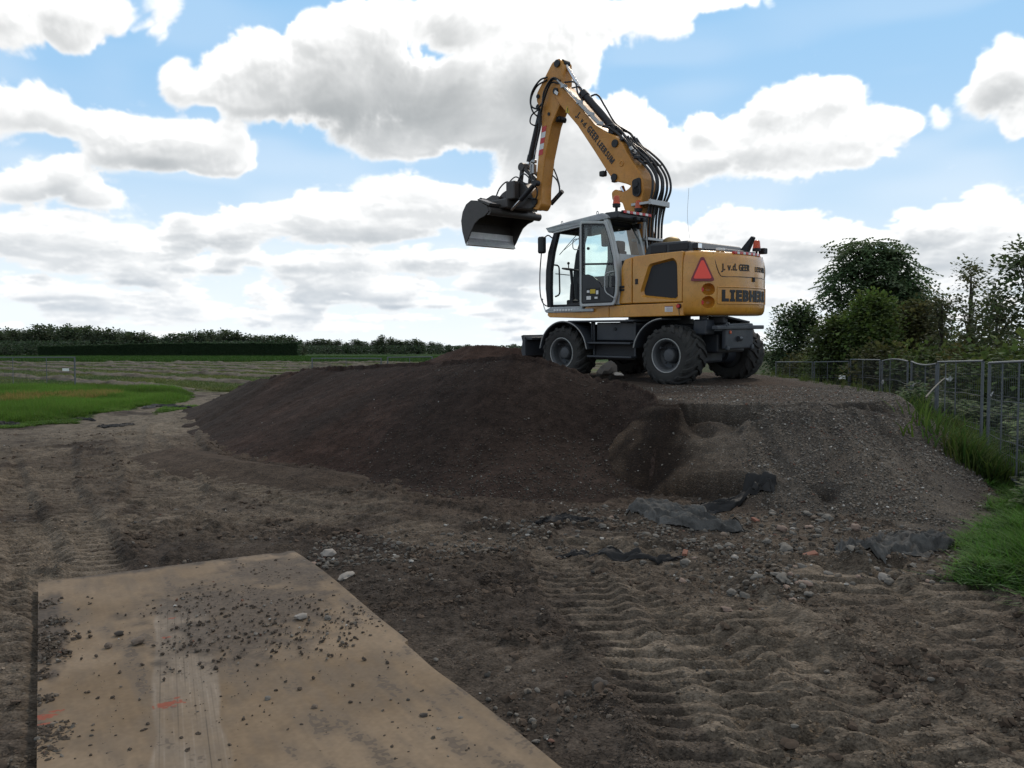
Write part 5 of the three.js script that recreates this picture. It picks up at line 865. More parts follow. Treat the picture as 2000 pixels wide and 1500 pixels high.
  const tyreGeo = (() => {
    const prof = [[.33, -.27], [.36, -.3], [.44, -.305], [.5, -.3], [.535, -.275], [.55, -.22], [.555, -.1], [.555, .1], [.55, .22], [.535, .275], [.5, .3], [.44, .305], [.36, .3], [.33, .27]], geos = [clean(lathe(prof, 64))];
    for (let k = 0; k < 34; k++) {                         // cleats, left and right by turns
      const sd = k % 2 ? 1 : -1, a0 = k / 34 * Math.PI * 2, pos = [], idx = [], N = 7;
      for (let i = 0; i <= N; i++) {
        const t = i / N, zz = sd * (-.03 + .33 * t), rr = t < .78 ? .553 - .006 * t : mix(.548, .47, (t - .78) / .22), a = a0 + .34 * t * t + .12 * t, wd = (.03 + .012 * t) / WR, hh = t < .78 ? .044 : mix(.044, .02, (t - .78) / .22), z2 = t < .78 ? zz : sd * mix(.227, .312, Math.sqrt((t - .78) / .22));
        for (const [da, dr] of [[-wd * 1.35, -.004], [-wd, hh], [wd, hh], [wd * 1.35, -.004]]) pos.push((rr + dr) * Math.cos(a + da), (rr + dr) * Math.sin(a + da), z2 + (t >= .78 ? sd * dr * .35 : 0));
      }
      for (let i = 0; i < N; i++) for (let j = 0; j < 3; j++) { const a = i * 4 + j, b = a + 4; if (sd > 0) idx.push(a, a + 1, b, a + 1, b + 1, b); else idx.push(a, b, a + 1, a + 1, b, b + 1); }
      idx.push(...(sd > 0 ? [0, 2, 1, 0, 3, 2] : [0, 1, 2, 0, 2, 3])); const e = N * 4; idx.push(...(sd > 0 ? [e, e + 1, e + 2, e, e + 2, e + 3] : [e, e + 2, e + 1, e, e + 3, e + 2]));
      const g = new THREE.BufferGeometry(); g.setAttribute('position', new THREE.Float32BufferAttribute(pos, 3)); g.setIndex(idx); const f = g.toNonIndexed(); f.computeVertexNormals(); geos.push(clean(f));
    }
    return mergeGeometries(geos);
  })();
  const rimGeo = mergeGeometries([clean(lathe([[.06, -.03], [.16, -.03], [.18, -.06], [.245, -.07], [.262, -.12], [.262, -.22], [.29, -.27], [.322, -.275], [.325, -.265], [.335, -.2], [.335, .2], [.06, .2]])), ...[0, 1, 2, 3, 4, 5, 6, 7].map((k) => clean(rod([.205 * Math.cos(k * .785), .205 * Math.sin(k * .785), -.065], [.205 * Math.cos(k * .785), .205 * Math.sin(k * .785), -.1], .014, .014, 6)))]);
  const rimLip = clean(new THREE.TorusGeometry(.325, .012, 8, 48).translate(0, 0, -.278)), hubGeo = mergeGeometries([clean(lathe([[0, -.2], [.1, -.2], [.13, -.18], [.145, -.12], [.15, -.02]], 32)), clean(rod([.19, .15, -.1], [.19, .15, -.2], .03, .022, 10))]);
  [[-1.15, -1.11, 0, 0], [1.57, -1.11, 0, .2], [-1.15, 1.11, 1, .4], [1.57, 1.11, 1, .1]].forEach(([x, z, far, spinA]) => {
    const w = part('wheel', [rimGeo.clone()], M.rim); w.position.set(x, WR, z); w.rotation.set(0, far ? Math.PI : 0, spinA);
    const t = new THREE.Mesh(tyreGeo, M.tyre), l = new THREE.Mesh(rimLip, M.rimEdge), h = new THREE.Mesh(hubGeo, M.rim); t.name = 'tyre'; l.name = 'rim_edge'; h.name = 'hub'; w.add(t, l, h);
  });
  // -------- undercarriage
  part('chassis', [box(-1.75, 2.2, .62, 1.0, -.5, .5, .05), box(-1.3, 1.75, .95, 1.2, -.62, .62, .05), rod([-1.15, WR, -.85], [-1.15, WR, .85], .13), rod([1.57, WR, -.85], [1.57, WR, .85], .13), box(-1.35, -.95, .4, .78, -.35, .35, .06), box(1.37, 1.77, .4, .78, -.3, .3, .06), rod([-1.15, WR, -.8], [-1.15, WR, -.55], .24, .2), rod([-1.15, WR, .55], [-1.15, WR, .8], .2, .24)], M.slate);
  part('slewing_ring', [rod([0, 1.18, 0], [0, 1.36, 0], .66, .66, 40), rod([0, 1.2, 0], [0, 1.3, 0], .72, .72, 40)], M.dark);
  part('tool_box', [box(-.22, .76, .86, 1.235, -1.18, -.56, .025)], M.slate); part('tool_box', [box(-.22, .76, .86, 1.235, .56, 1.18, .025)], M.slate);
  part('box_lock', [disc(.26, 1.1, -1.2, -1.17, .035, 16)], M.dark);
  part('running_board', [box(-.34, 1.42, 1.245, 1.285, -1.36, -.6, .015), box(-.34, 1.42, 1.245, 1.285, .6, 1.36, .015)], M.slate);
  for (const [y, a, b] of [[.81, -.28, .92], [.53, -.3, .86]]) { part('step', [box(a, b, y - .02, y + .02, -1.38, -1.16, .012), box(a + .02, a + .06, y, 1.25, -1.2, -1.16, .01), box(b - .06, b - .02, y, 1.25, -1.2, -1.16, .01)], M.slate); }
  part('side_skirt', [box(-.25, .82, .46, .84, -1.16, -.9, .02)], M.dark);
  const fender = (cx, a0, a1, r, z0, z1) => { const n = 18, pos = [], out = [], inn = []; for (let i = 0; i <= n; i++) { const a = mix(a0, a1, i / n) * R; out.push([cx + r * Math.cos(a), WR + r * Math.sin(a)]); inn.push([cx + (r - .03) * Math.cos(a), WR + (r - .03) * Math.sin(a)]); } return poly(out.concat(inn.reverse()), z0, z1, .006); };
  const fenderEdge = (cx, a0, a1, r, z) => tube(Array.from({ length: 9 }, (_, i) => { const a = mix(a0, a1, i / 8) * R; return [cx + r * Math.cos(a), WR + r * Math.sin(a), z]; }), .011);
  for (const s of [-1, 1]) {
    const z0 = s < 0 ? -1.43 : .78, z1 = s < 0 ? -.78 : 1.43, f1 = part('fender', [fender(1.5, 8, 172, .69, z0, z1)], M.slate), f2 = part('fender', [fender(-1.1, 12, 88, .72, z0, z1)], M.slate);
    part('fender_edge', [fenderEdge(1.5, 8, 172, .685, s * 1.435)], M.rimEdge, f1); part('fender_edge', [fenderEdge(-1.1, 12, 88, .715, s * 1.435)], M.rimEdge, f2);
  }
  part('dozer_blade', [poly([[2.72, .5], [2.8, .44], [2.86, .6], [2.82, .82], [2.86, .95], [2.8, .97], [2.73, .84]], -1.35, 1.35, .008), box(2.1, 2.76, .6, .72, -.75, -.6, .02), box(2.1, 2.76, .6, .72, .6, .75, .02), box(2.55, 2.78, .86, .92, -1.3, 1.3, .01)], M.slate);
  part('rear_frame', [box(-1.98, -1.88, .7, 1.2, -.62, .42, .03), box(-1.9, -1.5, .75, 1.05, -.35, .35, .04), box(-2.02, -1.96, .68, .76, -.62, -.52, .02), box(-2.02, -1.96, .68, .76, .3, .4, .02)], M.slate);
  part('hitch_ring', [new THREE.TorusGeometry(.04, .014, 8, 20).rotateY(Math.PI / 2).translate(-2.01, 1.17, -.62), new THREE.TorusGeometry(.035, .012, 8, 20).rotateY(Math.PI / 2).translate(-2.0, .74, -.57), new THREE.TorusGeometry(.035, .012, 8, 20).rotateY(Math.PI / 2).translate(-2.0, .74, .36), disc(-2.0, .9, -.2, -.1, .05)], M.slate);
  part('cover_flap', [box(-2.0, -1.55, -.02, .02, -.42, .42, .01).rotateX(.12).translate(0, 1.27, -.17), box(-1.95, -1.6, 1.2, 1.32, -.66, -.5, .02)], M.dark); part('cross_bar', [box(-2.02, -1.9, 1.08, 1.16, -1.0, .78, .02)], M.slate);
  part('side_marker', [box(-2.0, -1.98, 1.0, 1.06, -.5, -.44, .008)], M.orange);
  part('rear_bracket', [box(-1.75, -1.45, .98, 1.28, -.95, -.62, .04), rod([-1.6, 1.2, -.8], [-1.6, 1.36, -.8], .08)], M.slate);

  // -------- upper carriage: deck, side panels, counterweight
  part('deck', [box(-1.6, 1.95, 1.36, 1.5, -1.18, 1.2, .03), box(-1.5, .3, 1.5, 2.5, -1.12, 1.16, .03), box(-.1, .9, 1.45, 2.1, -.16, .42, .03), box(.3, 1.2, 1.45, 2.2, .55, 1.2, .05)], M.dark);
  part('lower_rail', [poly(rounded([[-1.44, 1.35], [.36, 1.335], [.36, 1.585], [-1.44, 1.6]], .02), -1.25, -1.05, .015)], M.yellow);
  part('lower_rail', [poly(rounded([[.372, 1.335], [1.09, 1.33], [2.06, 1.36], [2.12, 1.4], [2.12, 1.46], [1.1, 1.46], [1.0, 1.575], [.372, 1.585]], .02), -1.25, -1.05, .015)], M.yellow);
  part('front_rail', [box(1.8, 2.05, 1.36, 1.56, -1.04, -.2, .03)], M.yellow);
  part('cab_sill', [poly(rounded([[1.08, 1.46], [2.14, 1.46], [2.2, 1.51], [2.02, 1.585], [1.08, 1.585]], .02), -1.27, -1.0, .015), box(.75, 1.35, 1.47, 1.53, -1.31, -1.27, .01)], M.roof);
  part('step_treads', [0, 1, 2, 3, 4, 5, 6, 7, 8].map((k) => box(1.16 + k * .085, 1.22 + k * .085, 1.49, 1.535, -1.292, -1.268, .008)), M.white);
  part('side_panel', [poly(rounded([[-.212, 1.61], [.14, 1.61], [.05, 1.9], [.06, 2.32], [-.03, 2.5], [-.212, 2.54]], .03), -1.25, -1.1, .02)], M.yellow);
  // door with recessed grille: the recess is cut out of the panel
  const outer = rounded([[-1.41, 1.61], [-.228, 1.61], [-.228, 2.545], [-.63, 2.565], [-1.41, 2.575]], .03), grl = rounded([[-.66, 2.34], [-1.17, 2.42], [-1.24, 2.34], [-1.265, 1.72], [-1.21, 1.69], [-.5, 1.77], [-.48, 1.86]], .06);
  const ev = new Evaluator(); ev.attributes = ['position', 'normal', 'uv'];
  const brush = (g) => { const b = new Brush(clean(g)); b.updateMatrixWorld(); return b; };
  const flare = (() => { const c = [-.88, 2.05], big = grl.map((p) => [c[0] + (p[0] - c[0]) * 1.17, c[1] + (p[1] - c[1]) * 1.15]), n = grl.length, pos = [], idx = []; for (const [s, z] of [[big, -1.27], [grl, -1.18], [grl, -1.0]]) for (const p of s) pos.push(p[0], p[1], z); for (let k = 0; k < 2; k++) for (let i = 0; i < n; i++) { const a = k * n + i, b = k * n + (i + 1) % n; idx.push(a, b, a + n, b, b + n, a + n); } const c0 = pos.length / 3; pos.push(c[0], c[1], -1.27, c[0], c[1], -1.0); for (let i = 0; i < n; i++) { idx.push(c0, (i + 1) % n, i, c0 + 1, 2 * n + i, 2 * n + (i + 1) % n); } const g = new THREE.BufferGeometry(); g.setAttribute('position', new THREE.Float32BufferAttribute(pos, 3)); g.setIndex(idx); let f = g.toNonIndexed(); f.computeVertexNormals(); f.computeBoundingBox(); let vol = 0; const P = f.attributes.position, a = new THREE.Vector3(), b = new THREE.Vector3(), d = new THREE.Vector3(); for (let i = 0; i < P.count; i += 3) { a.fromBufferAttribute(P, i); b.fromBufferAttribute(P, i + 1); d.fromBufferAttribute(P, i + 2); vol += a.dot(b.cross(d)); } if (vol < 0) { g.index.array.reverse(); f = g.toNonIndexed(); f.computeVertexNormals(); } return f; })();
  const doorCut = ev.evaluate(brush(poly(outer, -1.25, -1.08, .02)), brush(flare), SUBTRACTION).geometry;
  const engineDoor = part('engine_door', [doorCut], M.yellow);
  part('grille', [poly(grl, -1.19, -1.17, .002)], M.dark, engineDoor); part('lock', [box(-.37, -.3, 1.99, 2.1, -1.262, -1.24, .01)], M.dark, engineDoor);
  part('vent', [0, 1].map((k) => box(-.03, .09, 1.87 + k * .06, 1.915 + k * .06, -1.262, -1.24, .006)), M.dark);
  // counterweight: plan outline carried up in rings
  const plan = [[-1.425, -1.25], [-1.6, -1.248], [-1.7, -1.225], [-1.77, -1.18]]; for (let a = -31; a <= 31; a += 3.1) plan.push([-2.15 * Math.cos(a * R), 2.15 * Math.sin(a * R)]); plan.push([-1.77, 1.18], [-1.7, 1.225], [-1.6, 1.248], [-1.425, 1.25]);
  const rings = [[1.35, .86], [1.36, .93], [1.39, .968], [1.44, .99], [1.52, 1], [1.75, 1], [2.0, 1], [2.3, .992], [2.44, .975], [2.52, .95], [2.57, .9], [2.585, .82]];
  const cw = (() => { const n = plan.length, pos = [], idx = []; for (const [y, s] of rings) for (const p of plan) pos.push(-1.425 + (p[0] + 1.425) * (s > .999 ? 1 : 1 - (1 - s) * 1.35), y - .02 * smooth(-1.5, -2.2, p[0]) * smooth(2.2, 2.58, y), p[1] * (1 - (1 - s) * .75)); for (let k = 0; k + 1 < rings.length; k++) for (let i = 0; i < n; i++) { const a = k * n + i, b = k * n + (i + 1) % n; idx.push(a, a + n, b, b, a + n, b + n); } const c0 = pos.length / 3, last = (rings.length - 1) * n; pos.push(-1.7, rings[0][0], 0, -1.7, 2.575, 0); for (let i = 0; i < n; i++) idx.push(c0, i, (i + 1) % n, c0 + 1, last + (i + 1) % n, last + i); const g = new THREE.BufferGeometry(); g.setAttribute('position', new THREE.Float32BufferAttribute(pos, 3)); g.setIndex(idx); let f = toCreasedNormals(g, .7); const P = f.attributes.position, a = new THREE.Vector3(), b = new THREE.Vector3(), d = new THREE.Vector3(); let vol = 0; for (let i = 0; i < P.count; i += 3) { a.fromBufferAttribute(P, i); b.fromBufferAttribute(P, i + 1); d.fromBufferAttribute(P, i + 2); vol += a.dot(b.cross(d)); } if (vol < 0) { g.index.array.reverse(); f = toCreasedNormals(g, .7); } return f; })();
  const scoop = (y) => { const g = new THREE.SphereGeometry(1, 24, 16); g.scale(.2, .115, .13); g.rotateY(-1.0); return g.translate(-1.86, y, -1.06); };
  let cwCut = ev.evaluate(brush(cw), brush(scoop(1.84)), SUBTRACTION); cwCut = ev.evaluate(cwCut, brush(scoop(1.6)), SUBTRACTION);
  const counterweight = part('counterweight', [cwCut.geometry], M.yellow);
  for (const y of [1.845, 1.6]) { const l = rod([-1.72, y - .005, -1.1], [-1.77, y - .005, -1.155], .05, .048, 20), m = part('tail_light', [l], M.red, counterweight); void m; }
  const onArc = (a, y, r = 2.152) => [-r * Math.cos(a * R), y, r * Math.sin(a * R)], arcPts = (a0, a1, y, r, n = 9) => Array.from({ length: n }, (_, i) => onArc(mix(a0, a1, i / (n - 1)), y, r));
  const ringAt = (y) => { for (let i = 0; i + 1 < rings.length; i++) if (y <= rings[i + 1][0]) { const s = mix(rings[i][1], rings[i + 1][1], (y - rings[i][0]) / (rings[i + 1][0] - rings[i][0])); return s; } return 1; };
  const skin = (a, y, off = 0) => { const s = ringAt(y), p = onArc(a, y, 2.15); return [-1.425 + (p[0] + 1.425) * (1 - (1 - s) * 1.35) - off * Math.cos(a * R), y, p[2] * (1 - (1 - s) * .75) + off * Math.sin(a * R)]; };
  const strip = (pts, r) => tube(pts, r, 3);
  part('panel_frame', [strip([-24.5, -16, -8, 0, 8, 16, 24.5].map((a) => skin(a, 1.885, .004)), .012), strip([-24.5, -16, -8, 0, 8, 16, 24.5].map((a) => skin(a, 1.575, .004)), .012), strip([skin(-24.5, 1.885, .004), skin(-24.5, 1.575, .004)], .012), strip([skin(24.5, 1.885, .004), skin(24.5, 1.575, .004)], .012)], M.yellow, counterweight);
  part('rear_hatch_seal', [strip([[-27, 2.54], [-25.5, 2.3], [-23, 2.1], [-22, 2.085], [-10, 2.085], [0, 2.085], [12, 2.085], [22, 2.085], [23, 2.1], [25, 2.3], [26.5, 2.54]].map(([a, y]) => skin(a, y, .001)), .007)], M.print, counterweight);
  part('hatch_lock', [(() => { const p = skin(2, 2.06, .01); return box(p[0] - .02, p[0] + .02, 2.0, 2.09, p[2] - .035, p[2] + .035, .01); })()], M.dark, counterweight);
  function arcText(text, size, squeeze, y, a0, a1, bold = .001) { const [ls, w] = letters(text, size, squeeze, bold), out = [], m = new THREE.Matrix4(), k = (a1 - a0) / w; for (const [g, x, cw0] of ls) { const a = a0 + (x + cw0 / 2) * k, p = skin(a, y + size / 2, .003), lean = (1 - ringAt(y + size)) * .5; m.makeBasis(new THREE.Vector3(Math.sin(a * R), 0, Math.cos(a * R)), new THREE.Vector3(Math.cos(a * R) * lean, 1, 0).normalize(), new THREE.Vector3(-Math.cos(a * R), 0, Math.sin(a * R))); m.setPosition(p[0], y, p[2]); out.push(g.translate(-cw0 / 2, 0, 0).applyMatrix4(m)); } return out; }
  part('lettering', arcText('LIEBHERR', .2, 1.2, 1.625, -22, 22, .012), M.print, counterweight);
  part('lettering', arcText('J. v.d. GEER', .125, .86, 2.2, -22.5, -1.5).concat(arcText('LEERSUM', .1, .8, 2.2, 4, 20)), M.print, counterweight);
  // slow-vehicle triangle
  { const c = [-1.795, 2.19, -1.165], nrm = new THREE.Vector3(-.72, .06, -.69).normalize(), rt = new THREE.Vector3(-nrm.z, 0, nrm.x).normalize().negate(); if (rt.x > 0) rt.negate(); const up = new THREE.Vector3().crossVectors(nrm, rt).normalize(); if (up.y < 0) up.negate(); const m = new THREE.Matrix4().makeBasis(rt, up, new THREE.Vector3().crossVectors(rt, up)).setPosition(...c);
    const tri = (k) => rounded([[-.235 * k, -.2 * k], [.235 * k, -.2 * k], [0.0 + .03 * k, .25 * k], [0.0 - .03 * k, .25 * k]], .06 * k), out = part('warning_triangle', [poly(tri(1), -.006, .006, .003).applyMatrix4(m)], M.signRim), mid = tri(.76).map((p) => [p[0], p[1] - .002]); part('red_field', [poly(mid, -.012, .012, .002).applyMatrix4(m)], M.sign, out); }
  part('warning_label', [box(-1.2, -1.02, 1.43, 1.545, -1.256, -1.248, .002)], M.white); part('label_print', [box(-1.2, -1.02, 1.528, 1.545, -1.258, -1.25, .001), ...[0, 1, 2, 3, 4].map((k) => box(-1.19, -1.04 - .02 * (k % 2), 1.445 + k * .015, 1.449 + k * .015, -1.258, -1.25, .001))], M.signRim);
  part('side_lamp', [disc(-1.345, 1.535, -1.3, -1.24, .036, 18)], M.red); part('lamp_base', [disc(-1.345, 1.535, -1.275, -1.245, .05, 18), rod([-1.34, 1.5, -1.26], [-1.35, 1.36, -1.25], .006)], M.dark);
  part('right_panel', [box(-1.42, .3, 1.36, 2.56, 1.1, 1.25, .03), box(.3, 1.25, 1.36, 2.3, 1.1, 1.25, .05)], M.yellow);
  // hood and what stands on it
  part('engine_hood', [(() => { const prof = [[-.28, 2.52], [-.4, 2.78], [-.5, 2.82], [-1.35, 2.8], [-1.48, 2.66], [-2.02, 2.62], [-2.05, 2.5], [-.28, 2.5]]; return poly(rounded(prof.map(([x, y]) => [Math.max(x, -1.5), y]).filter((p, i, a) => !i || p[0] !== a[i - 1][0] || p[1] !== a[i - 1][1]), .05), -.98, .98, .05); })(), poly(rounded([[-1.4, 2.5], [-1.4, 2.67], [-1.9, 2.625], [-1.98, 2.5]], .03), -.62, .62, .03)], M.hood);
  part('hood_panel', [box(-.86, -.48, 2.6, 2.76, -.995, -.97, .03), box(-1.36, -.92, 2.62, 2.76, -.995, -.97, .03)], M.dark);
  part('air_filter', [rod([-.3, 2.8, .0], [-.3, 2.92, .0], .19, .19, 24), new THREE.SphereGeometry(.19, 20, 10, 0, 6.3, 0, 1.57).scale(1, .55, 1).translate(-.3, 2.92, 0)], M.brass);
  part('exhaust', [poly(rounded([[-1.62, 2.6], [-1.84, 2.6], [-1.98, 2.9], [-1.93, 2.93]], .02), .35, .47, .02)], M.dark);
  part('work_lamp', [box(-1.63, -1.5, 2.61, 2.73, -1.08, -.93, .02), rod([-1.57, 2.56, -1.0], [-1.57, 2.63, -1.0], .02)], M.dark); part('lamp_glass', [box(-1.64, -1.625, 2.625, 2.715, -1.065, -.945, .005)], M.mirror);
  { const p = skin(24, 2.5), b = [p[0] + .12, 2.55, p[2] - .05]; const bs = part('beacon', [rod([b[0], b[1], b[2]], [b[0], b[1] + .12, b[2]], .022), rod([b[0], b[1] + .11, b[2]], [b[0], b[1] + .17, b[2]], .085)], M.dark); part('beacon_lens', [rod([b[0], b[1] + .165, b[2]], [b[0], b[1] + .3, b[2]], .08, .065, 24), new THREE.SphereGeometry(.065, 20, 8, 0, 6.3, 0, 1.57).scale(1, .6, 1).translate(b[0], b[1] + .3, b[2])], M.orange, bs);
    part('work_lamp', [box(b[0] - .12, b[0] + .02, b[1] + .06, b[1] + .18, b[2] + .1, b[2] + .24, .02), rod([b[0], b[1], b[2] + .02], [b[0] - .04, b[1] + .1, b[2] + .14], .016)], M.dark); }
  part('reflector_strip', [-12, -7, -2, 3, 8, 13].map((a) => { const p = skin(a, 2.54, .0); return box(p[0] - .02, p[0] + .04, 2.52, 2.57, p[2] - .05, p[2] + .05, .008); }), M.red);
  part('reflector_strip', [-9.5, -4.5, .5, 5.5, 10.5].map((a) => { const p = skin(a, 2.54, .0); return box(p[0] - .02, p[0] + .035, 2.52, 2.565, p[2] - .045, p[2] + .045, .008); }), M.white);
  part('hinge', [0, 1].map((k) => { const p = skin(-21 + 3 * k, 2.55); return box(p[0] + .05, p[0] + .12, 2.58, 2.63, p[2] - .04, p[2] + .04, .01); }), M.white);
  part('whip_aerial', [tube([[-.2, 2.8, .9], [-.1, 3.5, .88], [-.14, 4.15, .86]], .0035)], M.pipe);

  // -------- cab
  const pOut = [[1.93, 3.21], [2.1, 2.8], [2.17, 2.4], [2.18, 2.01], [2.13, 1.585]], pIn = [[2.02, 1.585], [2.03, 2.0], [2.02, 2.39], [1.94, 2.79], [1.79, 3.24]];
  part('front_pillar', [poly(pOut.concat(pIn), -1.25, -1.15, .015)], M.dark); part('front_pillar', [poly(pOut.concat(pIn), -.33, -.25, .015)], M.dark);
  part('door_pillar', [poly([[1.2, 3.34], [1.08, 3.34], [1.08, 1.585], [1.2, 1.585]], -1.25, -1.16, .012)], M.dark);
  const rearP = [[.52, 3.36], [.41, 3.36], [.27, 2.95], [.16, 2.55], [.1, 2.1], [.1, 1.6], [.2, 1.6], [.2, 2.1], [.27, 2.55], [.38, 2.95]];
  part('rear_pillar', [poly(rearP, -1.26, -1.16, .012)], M.cab); part('rear_pillar', [poly(rearP, -.32, -.24, .012)], M.cab);
  part('cab_floor', [box(.12, 2.1, 1.5, 1.6, -1.2, -.25, .02), box(1.1, 2.05, 1.6, 1.64, -1.18, -.28, .01), box(1.25, 1.6, 1.62, 1.67, -1.1, -.8, .015)], M.dark);
  part('cab_rear_wall', [poly([[.1, 1.6], [.22, 1.6], [.24, 2.62], [.17, 2.64], [.1, 2.2]], -1.16, -.32, .01)], M.cab);
  part('right_wall', [box(.2, 1.25, 1.6, 1.98, -.32, -.25, .02), box(1.1, 1.18, 1.98, 3.3, -.31, -.26, .01), box(.3, 2.0, 3.22, 3.34, -.32, -.25, .02)], M.dark);
  part('roof', [poly(rounded([[2.16, 3.33], [2.08, 3.225], [1.93, 3.215], [.36, 3.37], [.42, 3.44], [.56, 3.495], [1.5, 3.41]], .02), -1.27, -.22, .03)], M.roof);
  part('roof_lining', [poly([[1.95, 3.2], [.5, 3.34], [.5, 3.25], [1.6, 3.17]], -1.1, -.35, .01)], M.dark);
  part('roof_rear', [box(.16, .52, 3.36, 3.5, -1.22, -.24, .03)], M.hood);
  part('roof_hook', [[1.72, 3.38], [.72, 3.49]].map(([x, y]) => new THREE.TorusGeometry(.025, .008, 6, 14).scale(1, 1.4, 1).translate(x, y + .025, -1.2)), M.pipe);
  part('roof_trim', [tube([[1.9, 3.2, -1.275], [1.2, 3.265, -1.275], [.6, 3.32, -1.275]], .018)], M.cab);
  const bar = part('light_bar', [box(.12, .17, 3.46, 3.52, -1.12, -.18, .015)], M.dark);
  part('red_reflector', [0, 1, 2, 3, 4].map((k) => box(.1, .135, 3.462, 3.518, -1.1 + k * .21, -1.01 + k * .21, .006)), M.red, bar); part('white_reflector', [0, 1, 2, 3].map((k) => box(.103, .135, 3.464, 3.516, -1.0 + k * .21, -.9 + k * .21, .006)), M.white, bar);
  part('work_lamp', [box(.06, .16, 3.34, 3.42, -.72, -.6, .02), box(.06, .16, 3.34, 3.42, -.5, -.38, .02)], M.dark);
  for (const [x, y, z] of [[.45, 3.5, -.91], [.45, 3.48, -.16]]) { const b = part('beacon', [rod([x, y, z], [x, y + .14, z], .03), rod([x, y + .13, z], [x, y + .2, z], .08, .085)], M.dark); part('beacon_lens', [rod([x, y + .195, z], [x, y + .34, z], .08, .06, 24), new THREE.SphereGeometry(.06, 20, 8, 0, 6.3, 0, 1.57).scale(1, .6, 1).translate(x, y + .34, z)], M.orange, b); }
  part('rear_handrail', [pipe([[.32, 2.55, -.14], [.32, 3.46, -.14], [.3, 3.5, -.3], [.3, 3.5, -.6]], .022), pipe([[.14, 2.6, -.2], [.2, 3.0, -.2], [.24, 3.4, -.2]], .016)], M.cab);
  // panes
  const sheetBetween = (pts, z0, z1) => { const pos = [], idx = []; pts.forEach((p) => pos.push(p[0], p[1], z0, p[0], p[1], z1)); for (let i = 0; i + 1 < pts.length; i++) { const a = i * 2; idx.push(a, a + 1, a + 2, a + 1, a + 3, a + 2); } const g = new THREE.BufferGeometry(); g.setAttribute('position', new THREE.Float32BufferAttribute(pos, 3)); g.setIndex(idx); g.computeVertexNormals(); return g; };
  const flat = (pts, z) => new THREE.ShapeGeometry(new THREE.Shape(pts.map((p) => new THREE.Vector2(...p)))).translate(0, 0, z);
  part('windscreen', [sheetBetween(pOut.map((p) => [p[0] - .03, p[1]]), -1.15, -.33)], M.glass);
  part('rear_window', [sheetBetween([[.4, 3.3], [.28, 2.95], [.175, 2.64]], -1.15, -.33)], M.smoke);
  part('right_window', [flat([[1.2, 1.66], [2.0, 1.66], [2.0, 2.4], [1.92, 2.8], [1.78, 3.2], [1.2, 3.25]], -.28)], M.glass); part('right_window', [flat([[.25, 1.98], [1.08, 1.98], [1.08, 3.25], [.42, 3.25], [.3, 2.7]], -.285)], M.glass);
  part('side_window', [flat([[.26, 2.2], [1.08, 2.2], [1.08, 3.3], [.5, 3.3], [.36, 2.9]], -1.21)], M.glass); part('side_panel', [box(.2, 1.08, 1.6, 2.2, -1.24, -1.2, .01)], M.dark);
  part('inner_rail', [rod([2.0, 2.06, -.34], [1.25, 2.0, -.34], .012), pipe([[2.02, 2.52, -1.12], [1.9, 2.5, -1.1], [1.88, 1.86, -1.1], [2.0, 1.82, -1.12]], .018)], M.dark);
  part('wiper', [rod([1.98, 2.75, -1.0], [1.72, 3.2, -.7], .008), rod([1.95, 2.85, -.9], [1.62, 3.19, -.62], .006)], M.dark);
  part('seat', [box(.55, 1.1, 1.95, 2.1, -.98, -.5, .05), poly(rounded([[.62, 2.05], [.78, 2.05], [.6, 2.75], [.45, 2.75]], .05), -.98, -.52, .04), box(.42, .55, 2.72, 2.95, -.88, -.62, .05), box(.6, 1.05, 1.62, 1.95, -.9, -.58, .04)], M.dark);
  part('armrest', [poly(rounded([[.75, 2.2], [1.32, 2.25], [1.42, 2.15], [1.2, 1.9], [1.1, 1.75], [.85, 1.75]], .04), -1.1, -.98, .02), poly(rounded([[.75, 2.2], [1.32, 2.25], [1.42, 2.15], [1.2, 1.9], [.85, 1.85]], .04), -.5, -.38, .02), rod([1.32, 2.2, -1.04], [1.36, 2.45, -1.04], .022, .03), poly(rounded([[1.08, 3.2], [1.22, 3.2], [1.2, 2.9], [1.08, 2.9]], .03), -.5, -.38, .02)], M.dark);
  part('steering_column', [rod([1.82, 1.6, -.75], [1.82, 2.1, -.75], .075, .045), rod([1.82, 2.1, -.75], [1.86, 2.42, -.75], .035), box(1.72, 1.92, 1.6, 1.75, -.85, -.65, .03), rod([1.86, 2.3, -.8], [2.15, 2.34, -.95], .01)], M.dark);
  part('steering_wheel', [new THREE.TorusGeometry(.19, .018, 8, 32).rotateX(Math.PI / 2).rotateZ(.18).translate(1.87, 2.43, -.75), rod([1.87, 2.43, -.94], [1.87, 2.43, -.56], .015), rod([1.92, 2.42, -.76], [1.93, 2.56, -.76], .012), new THREE.SphereGeometry(.032, 12, 8).translate(1.93, 2.57, -.76)], M.dark);
  // door folded back along the side
  const dO = rounded([[1.075, 3.36], [1.075, 1.575], [.15, 1.585], [.07, 1.83], [.06, 2.1], [.12, 2.55], [.23, 2.95], [.37, 3.3]], .05), dI = rounded([[1.025, 3.31], [1.025, 1.63], [.185, 1.64], [.125, 1.84], [.115, 2.1], [.175, 2.54], [.285, 2.93], [.405, 3.25]], .05);
  const door = part('cab_door', [poly(dO, -1.365, -1.315, .01, [dI.slice().reverse()])], M.cab);
  part('door_seal', [poly(dI.map((p) => [.58 + (p[0] - .58) * 1.005, 2.45 + (p[1] - 2.45) * 1.003]), -1.352, -1.325, .002, [dI.map((p) => [.58 + (p[0] - .58) * .93, 2.45 + (p[1] - 2.45) * .965]).reverse()])], M.dark, door);
  part('door_glass', [flat(dI.map((p) => [.58 + (p[0] - .58) * .95, 2.45 + (p[1] - 2.45) * .97]), -1.338)], M.glass, door);
